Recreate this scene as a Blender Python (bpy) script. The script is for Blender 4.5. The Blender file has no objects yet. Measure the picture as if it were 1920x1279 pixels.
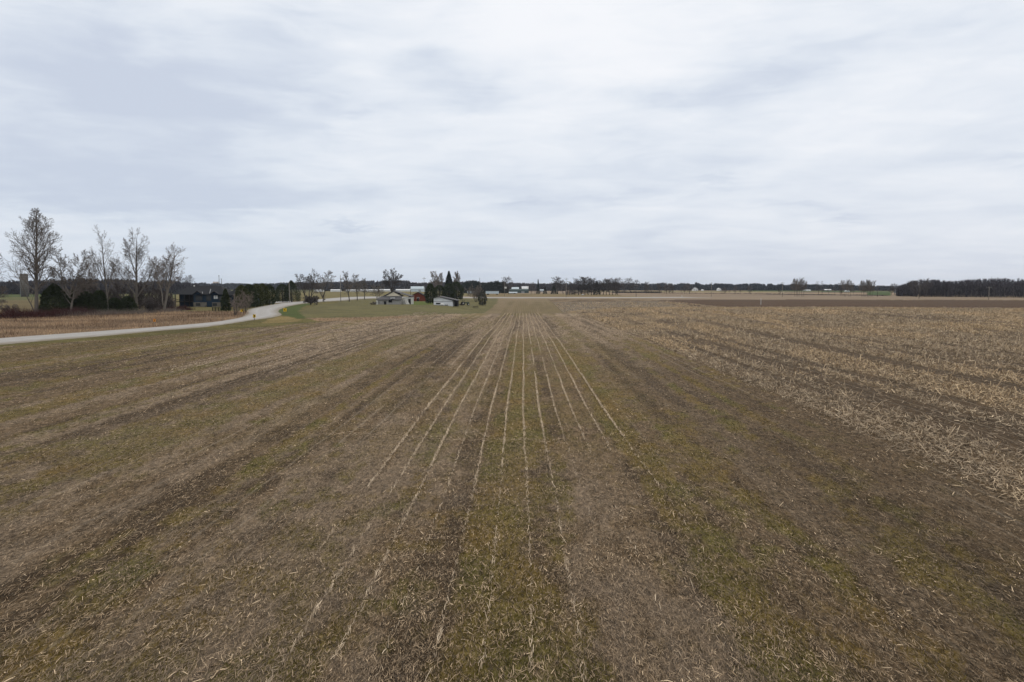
import bpy, math, random
import numpy as np
from mathutils import Vector, Matrix

sc = bpy.context.scene
C = sc.collection
R = math.radians
random.seed(7)

# ------------------------------------------------------------------ camera
CAM_H = 5.75
PITCH = math.atan(101.5 / 1280.0)          # looking slightly down
YAW = math.atan(20 / 1280.0)               # and slightly left of the crop rows
cam_d = bpy.data.cameras.new('camera')
cam_d.sensor_width = 36.0
cam_d.lens = 24.0
cam_d.clip_start = 0.1
cam_d.clip_end = 20000
cam = bpy.data.objects.new('camera', cam_d)
C.objects.link(cam)
cam.location = (0, 0, CAM_H)
cam.rotation_euler = (math.pi / 2 - PITCH, 0, YAW)
sc.camera = cam

# ------------------------------------------------------------------ sky
SUN_EL, SUN_AZ = R(46), R(12)              # veiled sun ahead, a little to the right
w = bpy.data.worlds.new('World')
sc.world = w
w.use_nodes = True
nt = w.node_tree
nt.nodes.clear()
N, L = nt.nodes, nt.links


def wn(t, **k):
    n = N.new(t)
    for a, b in k.items():
        setattr(n, a, b)
    return n


def wmath(op, a, b=None, c=None, clamp=False):
    n = wn('ShaderNodeMath', operation=op, use_clamp=clamp)
    for i, v in enumerate((a, b, c)):
        if v is None:
            continue
        if isinstance(v, (int, float)):
            n.inputs[i].default_value = v
        else:
            L.new(v, n.inputs[i])
    return n.outputs[0]


def wmix(f, a, b):
    n = wn('ShaderNodeMix', data_type='RGBA')
    for s, v in ((n.inputs[0], f), (n.inputs[6], a), (n.inputs[7], b)):
        if isinstance(v, (int, float)):
            s.default_value = v
        elif isinstance(v, tuple):
            s.default_value = (*v, 1)
        else:
            L.new(v, s)
    return n.outputs[2]


tc = wn('ShaderNodeTexCoord')
sep = wn('ShaderNodeSeparateXYZ')
L.new(tc.outputs['Generated'], sep.inputs[0])
sx, sy, sz = sep.outputs
zc = wmath('ADD', wmath('MAXIMUM', sz, 0.0), 0.085)
cmb = wn('ShaderNodeCombineXYZ')
L.new(wmath('DIVIDE', sx, zc), cmb.inputs[0])
L.new(wmath('DIVIDE', sy, zc), cmb.inputs[1])
plan = cmb.outputs[0]


def wnoise(vec, scale, detail, rough, dist=0.0, off=(0, 0, 0), stretch=(1, 1, 1)):
    mp = wn('ShaderNodeMapping')
    mp.inputs['Location'].default_value = off
    mp.inputs['Scale'].default_value = stretch
    L.new(vec, mp.inputs[0])
    n = wn('ShaderNodeTexNoise')
    n.inputs['Scale'].default_value = scale
    n.inputs['Detail'].default_value = detail
    n.inputs['Roughness'].default_value = rough
    n.inputs['Distortion'].default_value = dist
    L.new(mp.outputs[0], n.inputs['Vector'])
    return n.outputs[0]


n1 = wnoise(plan, 0.62, 6, 0.50, 0.5, (3.1, 1.7, 0), (1.0, 1.0, 1))
n2 = wnoise(plan, 1.7, 5, 0.5, 0.5, (9.3, 4.1, 0), (0.7, 1.0, 1))
n3 = wnoise(tc.outputs['Generated'], 3.4, 7, 0.52, 0.7, (1.3, 0.4, 2.0), (1.0, 1.0, 2.6))
n4 = wnoise(tc.outputs['Generated'], 9.0, 5, 0.55, 0.5, (5.3, 2.4, 1.0), (1.0, 1.0, 4.5))
# direction coordinates for the large cloud masses (x/y and z/y of the view direction)
ya = wmath('MAXIMUM', wmath('ABSOLUTE', sy), 0.15)
uu = wmath('DIVIDE', sx, ya)
vv = wmath('DIVIDE', sz, ya)
wob = wmath('MULTIPLY', wmath('SUBTRACT', wnoise(plan, 1.6, 6, 0.6, 0.3), 0.5), 0.14)
wob2 = wmath('MULTIPLY', wmath('SUBTRACT', wnoise(plan, 1.9, 6, 0.6, 0.3, (7, 2, 0)), 0.5), 0.10)
uw = wmath('ADD', uu, wob)
vw = wmath('ADD', vv, wob2)


def blob(u0, v0, ru, rv, amp, pw=1.0):
    a = wmath('DIVIDE', wmath('SUBTRACT', uw, u0), ru)
    b = wmath('DIVIDE', wmath('SUBTRACT', vw, v0), rv)
    d = wmath('ADD', wmath('MULTIPLY', a, a), wmath('MULTIPLY', b, b))
    g = wmath('EXPONENT', wmath('MULTIPLY', d, -1.0))
    return wmath('MULTIPLY', g, amp * 1.5)


# brightness of the overcast, 0 grey to 1 nearly white
val = wmath('ADD', wmath('MULTIPLY', wmath('SUBTRACT', n1, 0.5), 0.45),
            wmath('MULTIPLY', wmath('SUBTRACT', n2, 0.5), 0.60))
val = wmath('ADD', val, wmath('MULTIPLY', wmath('SUBTRACT', n3, 0.5), 0.80))
val = wmath('ADD', val, wmath('MULTIPLY', wmath('SUBTRACT', n4, 0.5), 0.75))
val = wmath('ADD', val, 0.56)
for b in ((-0.56, 0.29, 0.26, 0.085, -0.48), (-0.70, 0.16, 0.30, 0.05, -0.34), (-0.45, 0.13, 0.26, 0.030, -0.26), (-0.40, 0.22, 0.12, 0.03, -0.12),
          (0.10, 0.38, 0.20, 0.12, 0.34), (-0.22, 0.33, 0.06, 0.04, 0.14), (-0.30, 0.40, 0.20, 0.03, 0.10),
          (-0.14, 0.315, 0.05, 0.022, -0.22), (-0.06, 0.270, 0.07, 0.022, -0.24), (-0.25, 0.245, 0.055, 0.014, -0.20),
          (0.22, 0.272, 0.10, 0.020, -0.22), (0.36, 0.300, 0.09, 0.024, -0.24), (0.46, 0.345, 0.09, 0.018, -0.14),
          (0.02, 0.118, 0.06, 0.009, -0.24), (0.16, 0.135, 0.07, 0.008, -0.12), (0.27, 0.155, 0.06, 0.009, -0.18), (0.72, 0.18, 0.06, 0.014, -0.18),
          (-0.25, 0.085, 0.05, 0.006, -0.24), (0.44, 0.092, 0.04, 0.005, -0.18), (0.40, 0.118, 0.06, 0.005, -0.14), (0.0, 0.03, 0.9, 0.04, -0.10)):
    val = wmath('ADD', val, blob(*b))
cr = wn('ShaderNodeValToRGB')
cr.color_ramp.interpolation = 'B_SPLINE'
el = cr.color_ramp.elements
el[0].position, el[0].color = 0.0, (0.570, 0.630, 0.755, 1)
el[1].position, el[1].color = 1.0, (0.955, 0.965, 0.995, 1)
e = el.new(0.45)
e.color = (0.755, 0.815, 0.895, 1)
L.new(val, cr.inputs[0])
# low in the sky: slightly greyer, a faint warm tone to the right
hz = wmath('EXPONENT', wmath('MULTIPLY', wmath('MAXIMUM', sz, 0.0), -11.0))
warm = wn('ShaderNodeMapRange')
warm.inputs[1].default_value, warm.inputs[2].default_value = -0.35, 0.5
L.new(uu, warm.inputs[0])
hcol = wmix(warm.outputs[0], (0.540, 0.640, 0.770), (0.690, 0.725, 0.820))
cloud = wmix(wmath('MULTIPLY', hz, 0.60), cr.outputs[0], hcol)
zen = wn('ShaderNodeMapRange', interpolation_type='SMOOTHSTEP')
zen.inputs[1].default_value, zen.inputs[2].default_value = 0.40, 0.75
L.new(sz, zen.inputs[0])
cloud = wmix(zen.outputs[0], cloud, (1.02, 0.97, 0.90))   # whiter cloud overhead
sky = wn('ShaderNodeTexSky', sky_type='NISHITA')
sky.sun_disc = False
sky.sun_elevation = SUN_EL
sky.sun_rotation = SUN_AZ
sky.air_density = 1.0
sky.dust_density = 2.0
STR = 0.1
sc10 = wn('ShaderNodeVectorMath', operation='SCALE')
L.new(cloud, sc10.inputs[0])
sc10.inputs['Scale'].default_value = 1.0 / STR
skycol = wmix(0.97, sky.outputs[0], sc10.outputs[0])
bg = wn('ShaderNodeBackground')
bg.inputs[1].default_value = STR
L.new(skycol, bg.inputs[0])
out = wn('ShaderNodeOutputWorld')
L.new(bg.outputs[0], out.inputs[0])

# ------------------------------------------------------------------ sun (soft, behind cloud)
sd = bpy.data.lights.new('sun', 'SUN')
sd.energy = 1.0
sd.angle = R(14)
sd.color = (1.0, 0.93, 0.82)
so = bpy.data.objects.new('sun', sd)
C.objects.link(so)
sv = Vector((math.sin(SUN_AZ) * math.cos(SUN_EL), math.cos(SUN_AZ) * math.cos(SUN_EL), math.sin(SUN_EL)))
so.rotation_euler = sv.to_track_quat('Z', 'Y').to_euler()

sc.view_settings.view_transform = 'Standard'
sc.view_settings.look = 'None'
sc.view_settings.exposure = 0.0
sc.view_settings.gamma = 1.0
sc.view_settings.use_curve_mapping = False
sc.cycles.use_denoising = True
sc.cycles.denoising_prefilter = 'ACCURATE'
sc.cycles.denoising_input_passes = 'RGB_ALBEDO_NORMAL'

# ================================================================== helpers
rs = np.random.RandomState(11)


def vnoise(x, y, seed=0):
    """smooth value noise, numpy"""
    x = np.asarray(x, float)
    y = np.asarray(y, float)
    xi = np.floor(x).astype(np.int64)
    yi = np.floor(y).astype(np.int64)
    xf, yf = x - xi, y - yi
    u, v = xf * xf * (3 - 2 * xf), yf * yf * (3 - 2 * yf)

    def h(a, b):
        n = (a * 374761393 + b * 668265263 + seed * 1442695041) & 0xffffffff
        n = ((n ^ (n >> 13)) * 1274126177) & 0xffffffff
        n = n ^ (n >> 16)
        return (n & 0xffff) / 65535.0
    return (h(xi, yi) * (1 - u) + h(xi + 1, yi) * u) * (1 - v) + (h(xi, yi + 1) * (1 - u) + h(xi + 1, yi + 1) * u) * v


def fbm(x, y, seed=0, oct=4, gain=0.5):
    s, a, t = 0, 1, 0
    for i in range(oct):
        s = s + a * vnoise(x * 2 ** i, y * 2 ** i, seed + i * 17)
        t += a
        a *= gain
    return s / t


def sstep(a, b, x):
    t = np.clip((np.asarray(x, float) - a) / (b - a), 0, 1)
    return t * t * (3 - 2 * t)


# ---- terrain: gentle swell, a hidden dip beyond the crest, rising again to the far road
_y = np.arange(-200, 6000, 2.0)


def prof(ks, vs, sm=9):
    a = np.interp(_y, ks, vs)
    k = np.hanning(sm + 2)
    k /= k.sum()
    return np.convolve(np.pad(a, (len(k) // 2, len(k) // 2), 'edge'), k, 'valid')[:len(_y)]


P_l = prof([0, 140, 200, 300, 450], [0, 0, -.4, -.9, -1.0])
P_c = prof([0, 77, 101, 140, 175, 203, 228, 250, 300, 360, 420], [0, 0, -.35, -.75, -1.05, -2.35, -3.1, -2.7, -1.5, -1.1, -1.0])
P_r = prof([0, 60, 100, 140, 170, 205, 235, 260, 300, 350, 450], [0, 0, .15, .45, .5, -.6, -1.9, -1.75, -1.0, -.9, -1.0])
P_rr = prof([0, 150, 250, 400], [0, 0, -.2, -1.0])


def height(x, y):
    x = np.asarray(x, float)
    y = np.asarray(y, float)
    l, c, r, rr = (np.interp(y, _y, p) for p in (P_l, P_c, P_r, P_rr))
    a = sstep(-34, -8, x)
    z = l * (1 - a) + c * a
    b = sstep(5, 30, x)
    z = z * (1 - b) + r * b
    d = sstep(72, 118, x)
    z = z * (1 - d) + rr * d
    z = z + (vnoise(x / 9.0, y / 14.0, 3) - .5) * .10 * sstep(4, 20, np.hypot(x, y))
    return z


CP, SP = math.cos(PITCH), math.sin(PITCH)


def ray(px, py):
    u, v = (px - 960) / 1280.0, -(py - 639.5) / 1280.0
    fy, fz = CP + v * SP, -SP + v * CP
    cy, sy_ = math.cos(YAW), math.sin(YAW)
    return (u * cy - fy * sy_, u * sy_ + fy * cy, fz)


_t = np.concatenate([np.arange(3, 60, .25), 60 * 1.0025 ** np.arange(0, 1800)])


def ground(px, py):
    """where the line of sight through this picture point meets the ground"""
    d = ray(px, py)
    x, y, z = d[0] * _t, d[1] * _t, CAM_H + d[2] * _t
    hit = np.nonzero(z < height(x, y))[0]
    i = hit[0] if len(hit) else len(_t) - 1
    t = _t[i]
    if i > 0 and len(hit):
        a, b = _t[i - 1], _t[i]
        for _ in range(20):
            m = .5 * (a + b)
            if CAM_H + d[2] * m < float(height(d[0] * m, d[1] * m)):
                b = m
            else:
                a = m
        t = b
    return Vector((d[0] * t, d[1] * t, float(height(d[0] * t, d[1] * t))))


def at_dist(px, dist):
    """ground point in this bearing at this distance"""
    d = ray(px, 538)
    s = dist / math.hypot(d[0], d[1])
    x, y = d[0] * s, d[1] * s
    return Vector((x, y, float(height(x, y))))


def metres(p, pix):
    """size at point p that covers this many pixels of the 1920 px photograph"""
    dep = p.y * math.cos(YAW) - p.x * math.sin(YAW)
    return pix * dep / 1280.0


# ---- materials
def mat(name, col, rough=0.9, var=0.25, scale=3.0, metal=0.0, bump=0.0, spec=0.25, stretch=(1, 1, 1), transl=0.0):
    m = bpy.data.materials.new(name)
    m.use_nodes = True
    t = m.node_tree
    b = t.nodes['Principled BSDF']
    b.inputs['Roughness'].default_value = rough
    b.inputs['Metallic'].default_value = metal
    b.inputs['Specular IOR Level'].default_value = spec
    tcn = t.nodes.new('ShaderNodeTexCoord')
    mp = t.nodes.new('ShaderNodeMapping')
    mp.inputs['Scale'].default_value = stretch
    n = t.nodes.new('ShaderNodeTexNoise')
    n.inputs['Scale'].default_value = scale
    n.inputs['Detail'].default_value = 5
    mx = t.nodes.new('ShaderNodeMix')
    mx.data_type = 'RGBA'
    mx.inputs[6].default_value = (*[c * (1 - var) for c in col], 1)
    mx.inputs[7].default_value = (*[min(1, c * (1 + var)) for c in col], 1)
    t.links.new(tcn.outputs['Object'], mp.inputs[0])
    t.links.new(mp.outputs[0], n.inputs['Vector'])
    t.links.new(n.outputs[0], mx.inputs[0])
    t.links.new(mx.outputs[2], b.inputs['Base Color'])
    if bump:
        bp = t.nodes.new('ShaderNodeBump')
        bp.inputs['Strength'].default_value = bump
        bp.inputs['Distance'].default_value = .05
        t.links.new(n.outputs[0], bp.inputs['Height'])
        t.links.new(bp.outputs[0], b.inputs['Normal'])
    return m


def tint_mat(name, rough=0.9, spec=0.2):
    m = bpy.data.materials.new(name)
    m.use_nodes = True
    t = m.node_tree
    b = t.nodes['Principled BSDF']
    b.inputs['Roughness'].default_value = rough
    b.inputs['Specular IOR Level'].default_value = spec
    a = t.nodes.new('ShaderNodeAttribute')
    a.attribute_name = 'tint'
    t.links.new(a.outputs['Color'], b.inputs['Base Color'])
    return m


M = {
    'bark': mat('grey_bark', (.135, .12, .105), scale=6, var=.4),
    'bark_dark': mat('dark_bark', (.06, .052, .046), scale=6, var=.4),
    'bark_pale': mat('pale_bark', (.20, .18, .155), scale=6, var=.35),
    'twig': mat('brown_twigs', (.165, .14, .12), scale=2, var=.35),
    'twig_dark': mat('dark_twigs', (.085, .072, .068), scale=2, var=.35),
    'twig_pale': mat('pale_twigs', (.20, .165, .14), scale=2, var=.35),
    'twig_far': mat('grey_brown_twigs', (.095, .080, .078), scale=.5, var=.4),
    'twig_wood': mat('woodland_twigs', (.060, .054, .066), scale=.4, var=.75),
    'twig_red': mat('red_dogwood_twigs', (.055, .018, .018), scale=.5, var=.45),
    'cedar': mat('cedar_foliage', (.034, .047, .018), scale=1.2, var=.55),
    'cedar_olive': mat('olive_cedar_foliage', (.060, .068, .020), scale=1.2, var=.5),
    'spruce': mat('spruce_foliage', (.014, .022, .014), scale=1.2, var=.5),
    'juniper': mat('juniper_foliage', (.085, .085, .062), scale=1.2, var=.4),
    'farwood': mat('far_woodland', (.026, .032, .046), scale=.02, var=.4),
    'navy': mat('dark_blue_board_siding', (.012, .030, .055), scale=4, var=.3, stretch=(.2, .2, 6)),
    'shingle': mat('charcoal_shingles', (.013, .015, .020), scale=5, var=.4),
    'shingle_grey': mat('weathered_grey_roof', (.085, .085, .092), scale=2, var=.45),
    'stone': mat('stone_veneer', (.16, .145, .12), scale=3, var=.5),
    'block': mat('old_concrete_block', (.34, .33, .31), scale=1.6, var=.35),
    'cream': mat('cream_boards', (.66, .60, .46), scale=2, var=.2, stretch=(4, 4, .4)),
    'white': mat('white_painted_metal', (.72, .74, .76), scale=1.5, var=.10),
    'offwhite': mat('weathered_white_wood', (.55, .55, .52), scale=2, var=.25, stretch=(4, 4, .4)),
    'pale_blue': mat('pale_blue_steel', (.55, .64, .70), scale=1, var=.12),
    'grey_metal': mat('grey_sheet_metal', (.30, .32, .34), scale=1, var=.3),
    'green_metal': mat('dull_green_steel', (.055, .085, .085), scale=1, var=.3),
    'red_brick': mat('red_brick', (.150, .036, .020), scale=5, var=.35),
    'dark': mat('dark_opening', (.012, .012, .013), scale=2, var=.3),
    'glass': mat('window_glass', (.03, .035, .04), rough=.12, var=.2, spec=.6),
    'trim': mat('white_trim', (.75, .75, .74), var=.08),
    'timber': mat('dark_stained_timber', (.022, .020, .020), var=.3),
    'concrete': mat('weathered_concrete', (.15, .14, .13), scale=.8, var=.35),
    'pole': mat('weathered_pole_wood', (.27, .245, .215), scale=3, var=.3, stretch=(3, 3, .3)),
    'pole_dark': mat('dark_pole_wood', (.09, .08, .072), scale=3, var=.3),
    'galv': mat('galvanised_steel', (.42, .43, .44), rough=.5, metal=.4, var=.15),
    'yellow': mat('yellow_sign_sheeting', (.78, .50, .02), rough=.5, var=.08),
    'orange': mat('orange_sign_sheeting', (.70, .26, .02), rough=.5, var=.1),
    'black': mat('black_paint', (.01, .01, .01), rough=.6, var=.2),
    'iron': mat('rusty_dark_iron', (.035, .026, .022), var=.5),
    'machine': mat('faded_green_paint', (.045, .07, .045), var=.4),
    'rubber': mat('tyre_rubber', (.012, .012, .012), var=.2),
    'tank': mat('white_plastic_tank', (.62, .62, .60), var=.1),
    'beige': mat('beige_cladding', (.42, .36, .31), scale=.1, var=.2),
}
T_litter = tint_mat('crop_residue')
T_grass = tint_mat('short_grass')


# ---- mesh builder
class MB:
    def __init__(s):
        s.v, s.f = [], []

    def box(s, x0, x1, y0, y1, z0, z1):
        b = len(s.v)
        s.v += [(x0, y0, z0), (x1, y0, z0), (x1, y1, z0), (x0, y1, z0), (x0, y0, z1), (x1, y0, z1), (x1, y1, z1), (x0, y1, z1)]
        s.f += [tuple(b + i for i in q) for q in ((0, 3, 2, 1), (4, 5, 6, 7), (0, 1, 5, 4), (1, 2, 6, 5), (2, 3, 7, 6), (3, 0, 4, 7))]
        return s

    def tube(s, pts, rad, n=6, cap=True):
        b = len(s.v)
        m = len(pts)
        for i, p in enumerate(pts):
            d = (pts[min(i + 1, m - 1)] - pts[max(i - 1, 0)])
            if d.length < 1e-9:
                d = Vector((0, 0, 1))
            d.normalize()
            a = d.cross(Vector((0.31, 0.95, 0.05)))
            if a.length < .1:
                a = d.cross(Vector((1, 0, 0)))
            a.normalize()
            c = d.cross(a)
            r = rad[i] if hasattr(rad, '__len__') else rad
            for k in range(n):
                t = 2 * math.pi * k / n
                q = p + a * (r * math.cos(t)) + c * (r * math.sin(t))
                s.v.append((q.x, q.y, q.z))
        for i in range(m - 1):
            for k in range(n):
                k2 = (k + 1) % n
                s.f.append((b + i * n + k, b + i * n + k2, b + (i + 1) * n + k2, b + (i + 1) * n + k))
        if cap:
            s.f.append(tuple(b + k for k in range(n))[::-1])
            s.f.append(tuple(b + (m - 1) * n + k for k in range(n)))
        return s

    def prism(s, poly, y0, y1):
        """polygon in x-z pushed from y0 to y1"""
        b, n = len(s.v), len(poly)
        s.v += [(x, y0, z) for x, z in poly] + [(x, y1, z) for x, z in poly]
        s.f.append(tuple(b + i for i in range(n)))
        s.f.append(tuple(b + n + i for i in range(n))[::-1])
        for i in range(n):
            j = (i + 1) % n
            s.f.append((b + i, b + n + i, b + n + j, b + j))
        return s

    def prism_x(s, poly, x0, x1):
        b, n = len(s.v), len(poly)
        s.v += [(x0, y, z) for y, z in poly] + [(x1, y, z) for y, z in poly]
        s.f.append(tuple(b + i for i in range(n))[::-1])
        s.f.append(tuple(b + n + i for i in range(n)))
        for i in range(n):
            j = (i + 1) % n
            s.f.append((b + i, b + j, b + n + j, b + n + i))
        return s

    def build(s, name, m, parent=None, smooth=False):
        me = bpy.data.meshes.new(name)
        me.from_pydata(s.v, [], s.f)
        me.materials.append(m)
        if smooth:
            me.polygons.foreach_set('use_smooth', [True] * len(me.polygons))
        me.update()
        o = bpy.data.objects.new(name, me)
        C.objects.link(o)
        if parent:
            o.parent = parent
        return o


def thing(name, label, cat, p, rz=0, group=None):
    o = bpy.data.objects.new(name, None)
    C.objects.link(o)
    o.location = p
    o.rotation_euler = (0, 0, rz)
    o.empty_display_size = .3
    tag(o, label, cat, group)
    return o


def tag(o, label=None, cat=None, group=None, kind=None):
    if label:
        o['label'] = label
    if cat:
        o['category'] = cat
    if group:
        o['group'] = group
    if kind:
        o['kind'] = kind
    return o


def dup(root, p, rz, scale, label, group=None, cat=None):
    r = root.copy()
    C.objects.link(r)
    r.location = p
    r.rotation_euler = (0, 0, rz)
    r.scale = scale
    tag(r, label, cat, group)
    for ch in list(root.children):
        c = ch.copy()
        C.objects.link(c)
        c.parent = r
        for g in ch.children:
            d = g.copy()
            C.objects.link(d)
            d.parent = c
    return r


def big_mesh(name, V, nper, m, cols=None, parent=None):
    """V (n*nper,3) numpy, faces of nper consecutive verts; cols per face (n,3)"""
    n = len(V) // nper
    me = bpy.data.meshes.new(name)
    me.vertices.add(len(V))
    me.vertices.foreach_set('co', np.ascontiguousarray(V, dtype=np.float32).ravel())
    me.loops.add(len(V))
    me.loops.foreach_set('vertex_index', np.arange(len(V), dtype=np.int32))
    me.polygons.add(n)
    me.polygons.foreach_set('loop_start', np.arange(0, len(V), nper, dtype=np.int32))
    me.update(calc_edges=True)
    if cols is not None:
        a = me.attributes.new('tint', 'FLOAT_COLOR', 'POINT')
        c4 = np.ones((len(V), 4), np.float32)
        c4[:, :3] = np.repeat(cols, nper, axis=0) * np.array((.95, .87, .78))
        a.data.foreach_set('color', c4.ravel())
    me.materials.append(m)
    me.validate()
    o = bpy.data.objects.new(name, me)
    C.objects.link(o)
    if parent:
        o.parent = parent
    return o


def unit(a):
    return a / np.maximum(np.linalg.norm(a, axis=1, keepdims=True), 1e-9)


def ribbons(P, Dv, Ln, W, bend=None):
    """flat ribbons centred on P along Dv with length Ln and width W -> quad verts"""
    Dv = unit(Dv)
    up = rs.normal(0, 1, P.shape) * .45 + np.array([0, 0, 1.0])
    S = unit(np.cross(Dv, up))
    a = P - Dv * Ln[:, None] / 2
    b = P + Dv * Ln[:, None] / 2
    s0 = S * W[:, None] / 2
    return np.stack([a - s0, a + s0, b + s0 * .7, b - s0 * .7], axis=1).reshape(-1, 3)


# ================================================================== ground regions
def wpoly(pts):
    return np.array([ground(*p)[:2] for p in pts])


def inside(poly, x, y):
    n = len(poly)
    r = np.zeros(x.shape, bool)
    for i in range(n):
        x1, y1 = poly[i]
        x2, y2 = poly[(i + 1) % n]
        c = ((y1 > y) != (y2 > y)) & (x < (x2 - x1) * (y - y1) / (y2 - y1 + 1e-12) + x1)
        r ^= c
    return r


ROAD_NEAR = [(-260, 672), (-120, 659), (0, 645.5), (150, 633), (300, 619.7), (388, 612.3), (459, 602), (503, 595.8), (521, 590.6), (516, 584.5), (521, 579.5),
             (539, 574), (565, 569.5), (590, 567), (612, 565.3), (640, 563.6), (665, 561.3), (702, 559.6), (740, 559.2), (800, 559), (930, 559.2), (1080, 559.3), (1160, 559.2), (1237, 558.9), (1330, 558.6)]
ROAD_FAR = [(-260, 659), (-120, 647.5), (0, 635.5), (150, 624.7), (300, 613.9), (388, 606.2), (430, 600.5), (455, 595.6), (466, 590), (468, 584), (476, 579),
            (508, 572.5), (539, 568), (565, 565.8), (585, 563.6), (604, 561.4), (632, 558.9), (660, 557.4), (700, 556.6), (740, 557), (800, 557.3), (930, 557.7), (1080, 557.9), (1160, 557.8), (1237, 557.6), (1330, 557.4)]
rn, rf = wpoly(ROAD_NEAR), wpoly(ROAD_FAR)
road_poly = np.concatenate([rn, rf[::-1]])

VERGE = wpoly([(-260, 676), (0, 650), (200, 637), (300, 628.6), (424, 618), (477, 614.5), (565, 607), (600, 603), (575, 597), (545, 594), (560, 586), (575, 578), (600, 571.5), (640, 566.5), (620, 563),
               (560, 566), (524, 575), (512, 585), (460, 599), (388, 609), (300, 617), (150, 629), (0, 641), (-260, 666)])
GREENP = wpoly([(516, 584), (522, 590), (545, 594), (562, 598), (572, 596), (566, 590), (560, 583), (566, 576), (585, 569.5), (572, 569), (545, 573.5), (524, 579)])
HUMP = wpoly([(505, 598), (523, 593), (545, 594.5), (562, 599), (556, 603), (520, 606), (490, 606)])
LAWN = wpoly([(521, 591), (560, 596.5), (640, 595.5), (700, 594.5), (790, 591.5), (845, 589.2), (885, 588.6), (915, 582), (932, 568), (935, 560), (800, 559.5), (700, 560), (640, 564), (590, 568), (539, 575), (516, 584)])
TANSTRIP = wpoly([(560, 597), (640, 595.8), (700, 594.8), (770, 592.6), (780, 594.5), (700, 600.5), (640, 601.5), (575, 603)])
BRIGHT = wpoly([(771, 565), (806, 565.5), (812, 567), (812, 571.5), (771, 572)])
WEEDS = wpoly([(-300, 655), (-300, 600), (0, 588), (140, 590), (300, 585), (420, 583), (462, 584), (470, 588), (455, 597), (388, 608), (150, 626), (0, 637)])
HOUSEG = wpoly([(330, 583.5), (330, 571), (420, 570), (520, 570.5), (505, 573), (476, 579), (468, 584)])
GREENF = wpoly([(-300, 560), (-300, 541.6), (90, 541.6), (230, 543), (210, 552), (90, 556.5), (0, 557.5)])
MIDF = wpoly([(540, 566), (600, 561), (640, 557.5), (700, 555.5), (900, 555), (900, 545.8), (640, 546), (540, 547), (330, 550), (330, 569), (500, 570)])
FAROLIVE = wpoly([(938, 561), (1043, 560.5), (1050, 574), (1064, 585.5), (1064, 585.7), (938, 586)])
BARNG = wpoly([(880, 556.6), (1160, 556.6), (1230, 556.5), (1160, 554), (1160, 551.5), (1050, 550.5), (940, 551), (880, 551)])
WHEAT = wpoly([(1626, 553.7), (1670, 554), (1672, 545.6), (1400, 544.6), (1400, 545.9), (1560, 547.0), (1628, 547.4)])
CORN_FAR = np.array([(140, 30), (160, 120), (150, 170), (135, 184), (118, 190), (101, 197), (90, 208), (80, 224), (74, 255), (70, 290), (68, 350), (67, 385), (13.5, 385), (13.5, -40), (140, -40)], float)
PLOUGH = np.array([(240, 60), (165, 150), (150, 170), (135, 184), (118, 190), (101, 197), (90, 208), (80, 224), (74, 255), (70, 290), (68, 352), (95, 356), (150, 352), (220, 338), (330, 300), (420, 260), (500, 150)], float)

ROW0, PITCHR = -4.50, 0.762


def row_shift(y):
    return (vnoise(y / 17.0, y * 0 + 3.3, 71) - .5) * .22 + (vnoise(y / 4.0, y * 0 + 9.3, 72) - .5) * .08


def row_presence(k, y):
    """how much of each pale stubble row is left"""
    base = .14 + .76 * sstep(17, 36, y) * np.ones_like(y, dtype=float)
    keep = {0: 1.0, 1: .95, 2: .9, 3: .55, 4: .85, 5: .8, 6: .95, 7: .85, 8: .5, 9: .62, 10: .75, 11: .95}
    kk = np.zeros_like(y, dtype=float)
    for i, a in keep.items():
        kk = np.where(k == i, a, kk)
    n = fbm(y / 6.0, k * 7.7, 33, 3)
    right = np.where((k >= 8) & (y < 26), .4, 1.0)
    left = np.where((k <= 2) & (y < 30), 2.3, 1.0)
    return np.clip(base * kk * right * left * sstep(.27, .50, n + .10), 0, .78) * (y < 177) * (y > 5)


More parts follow.
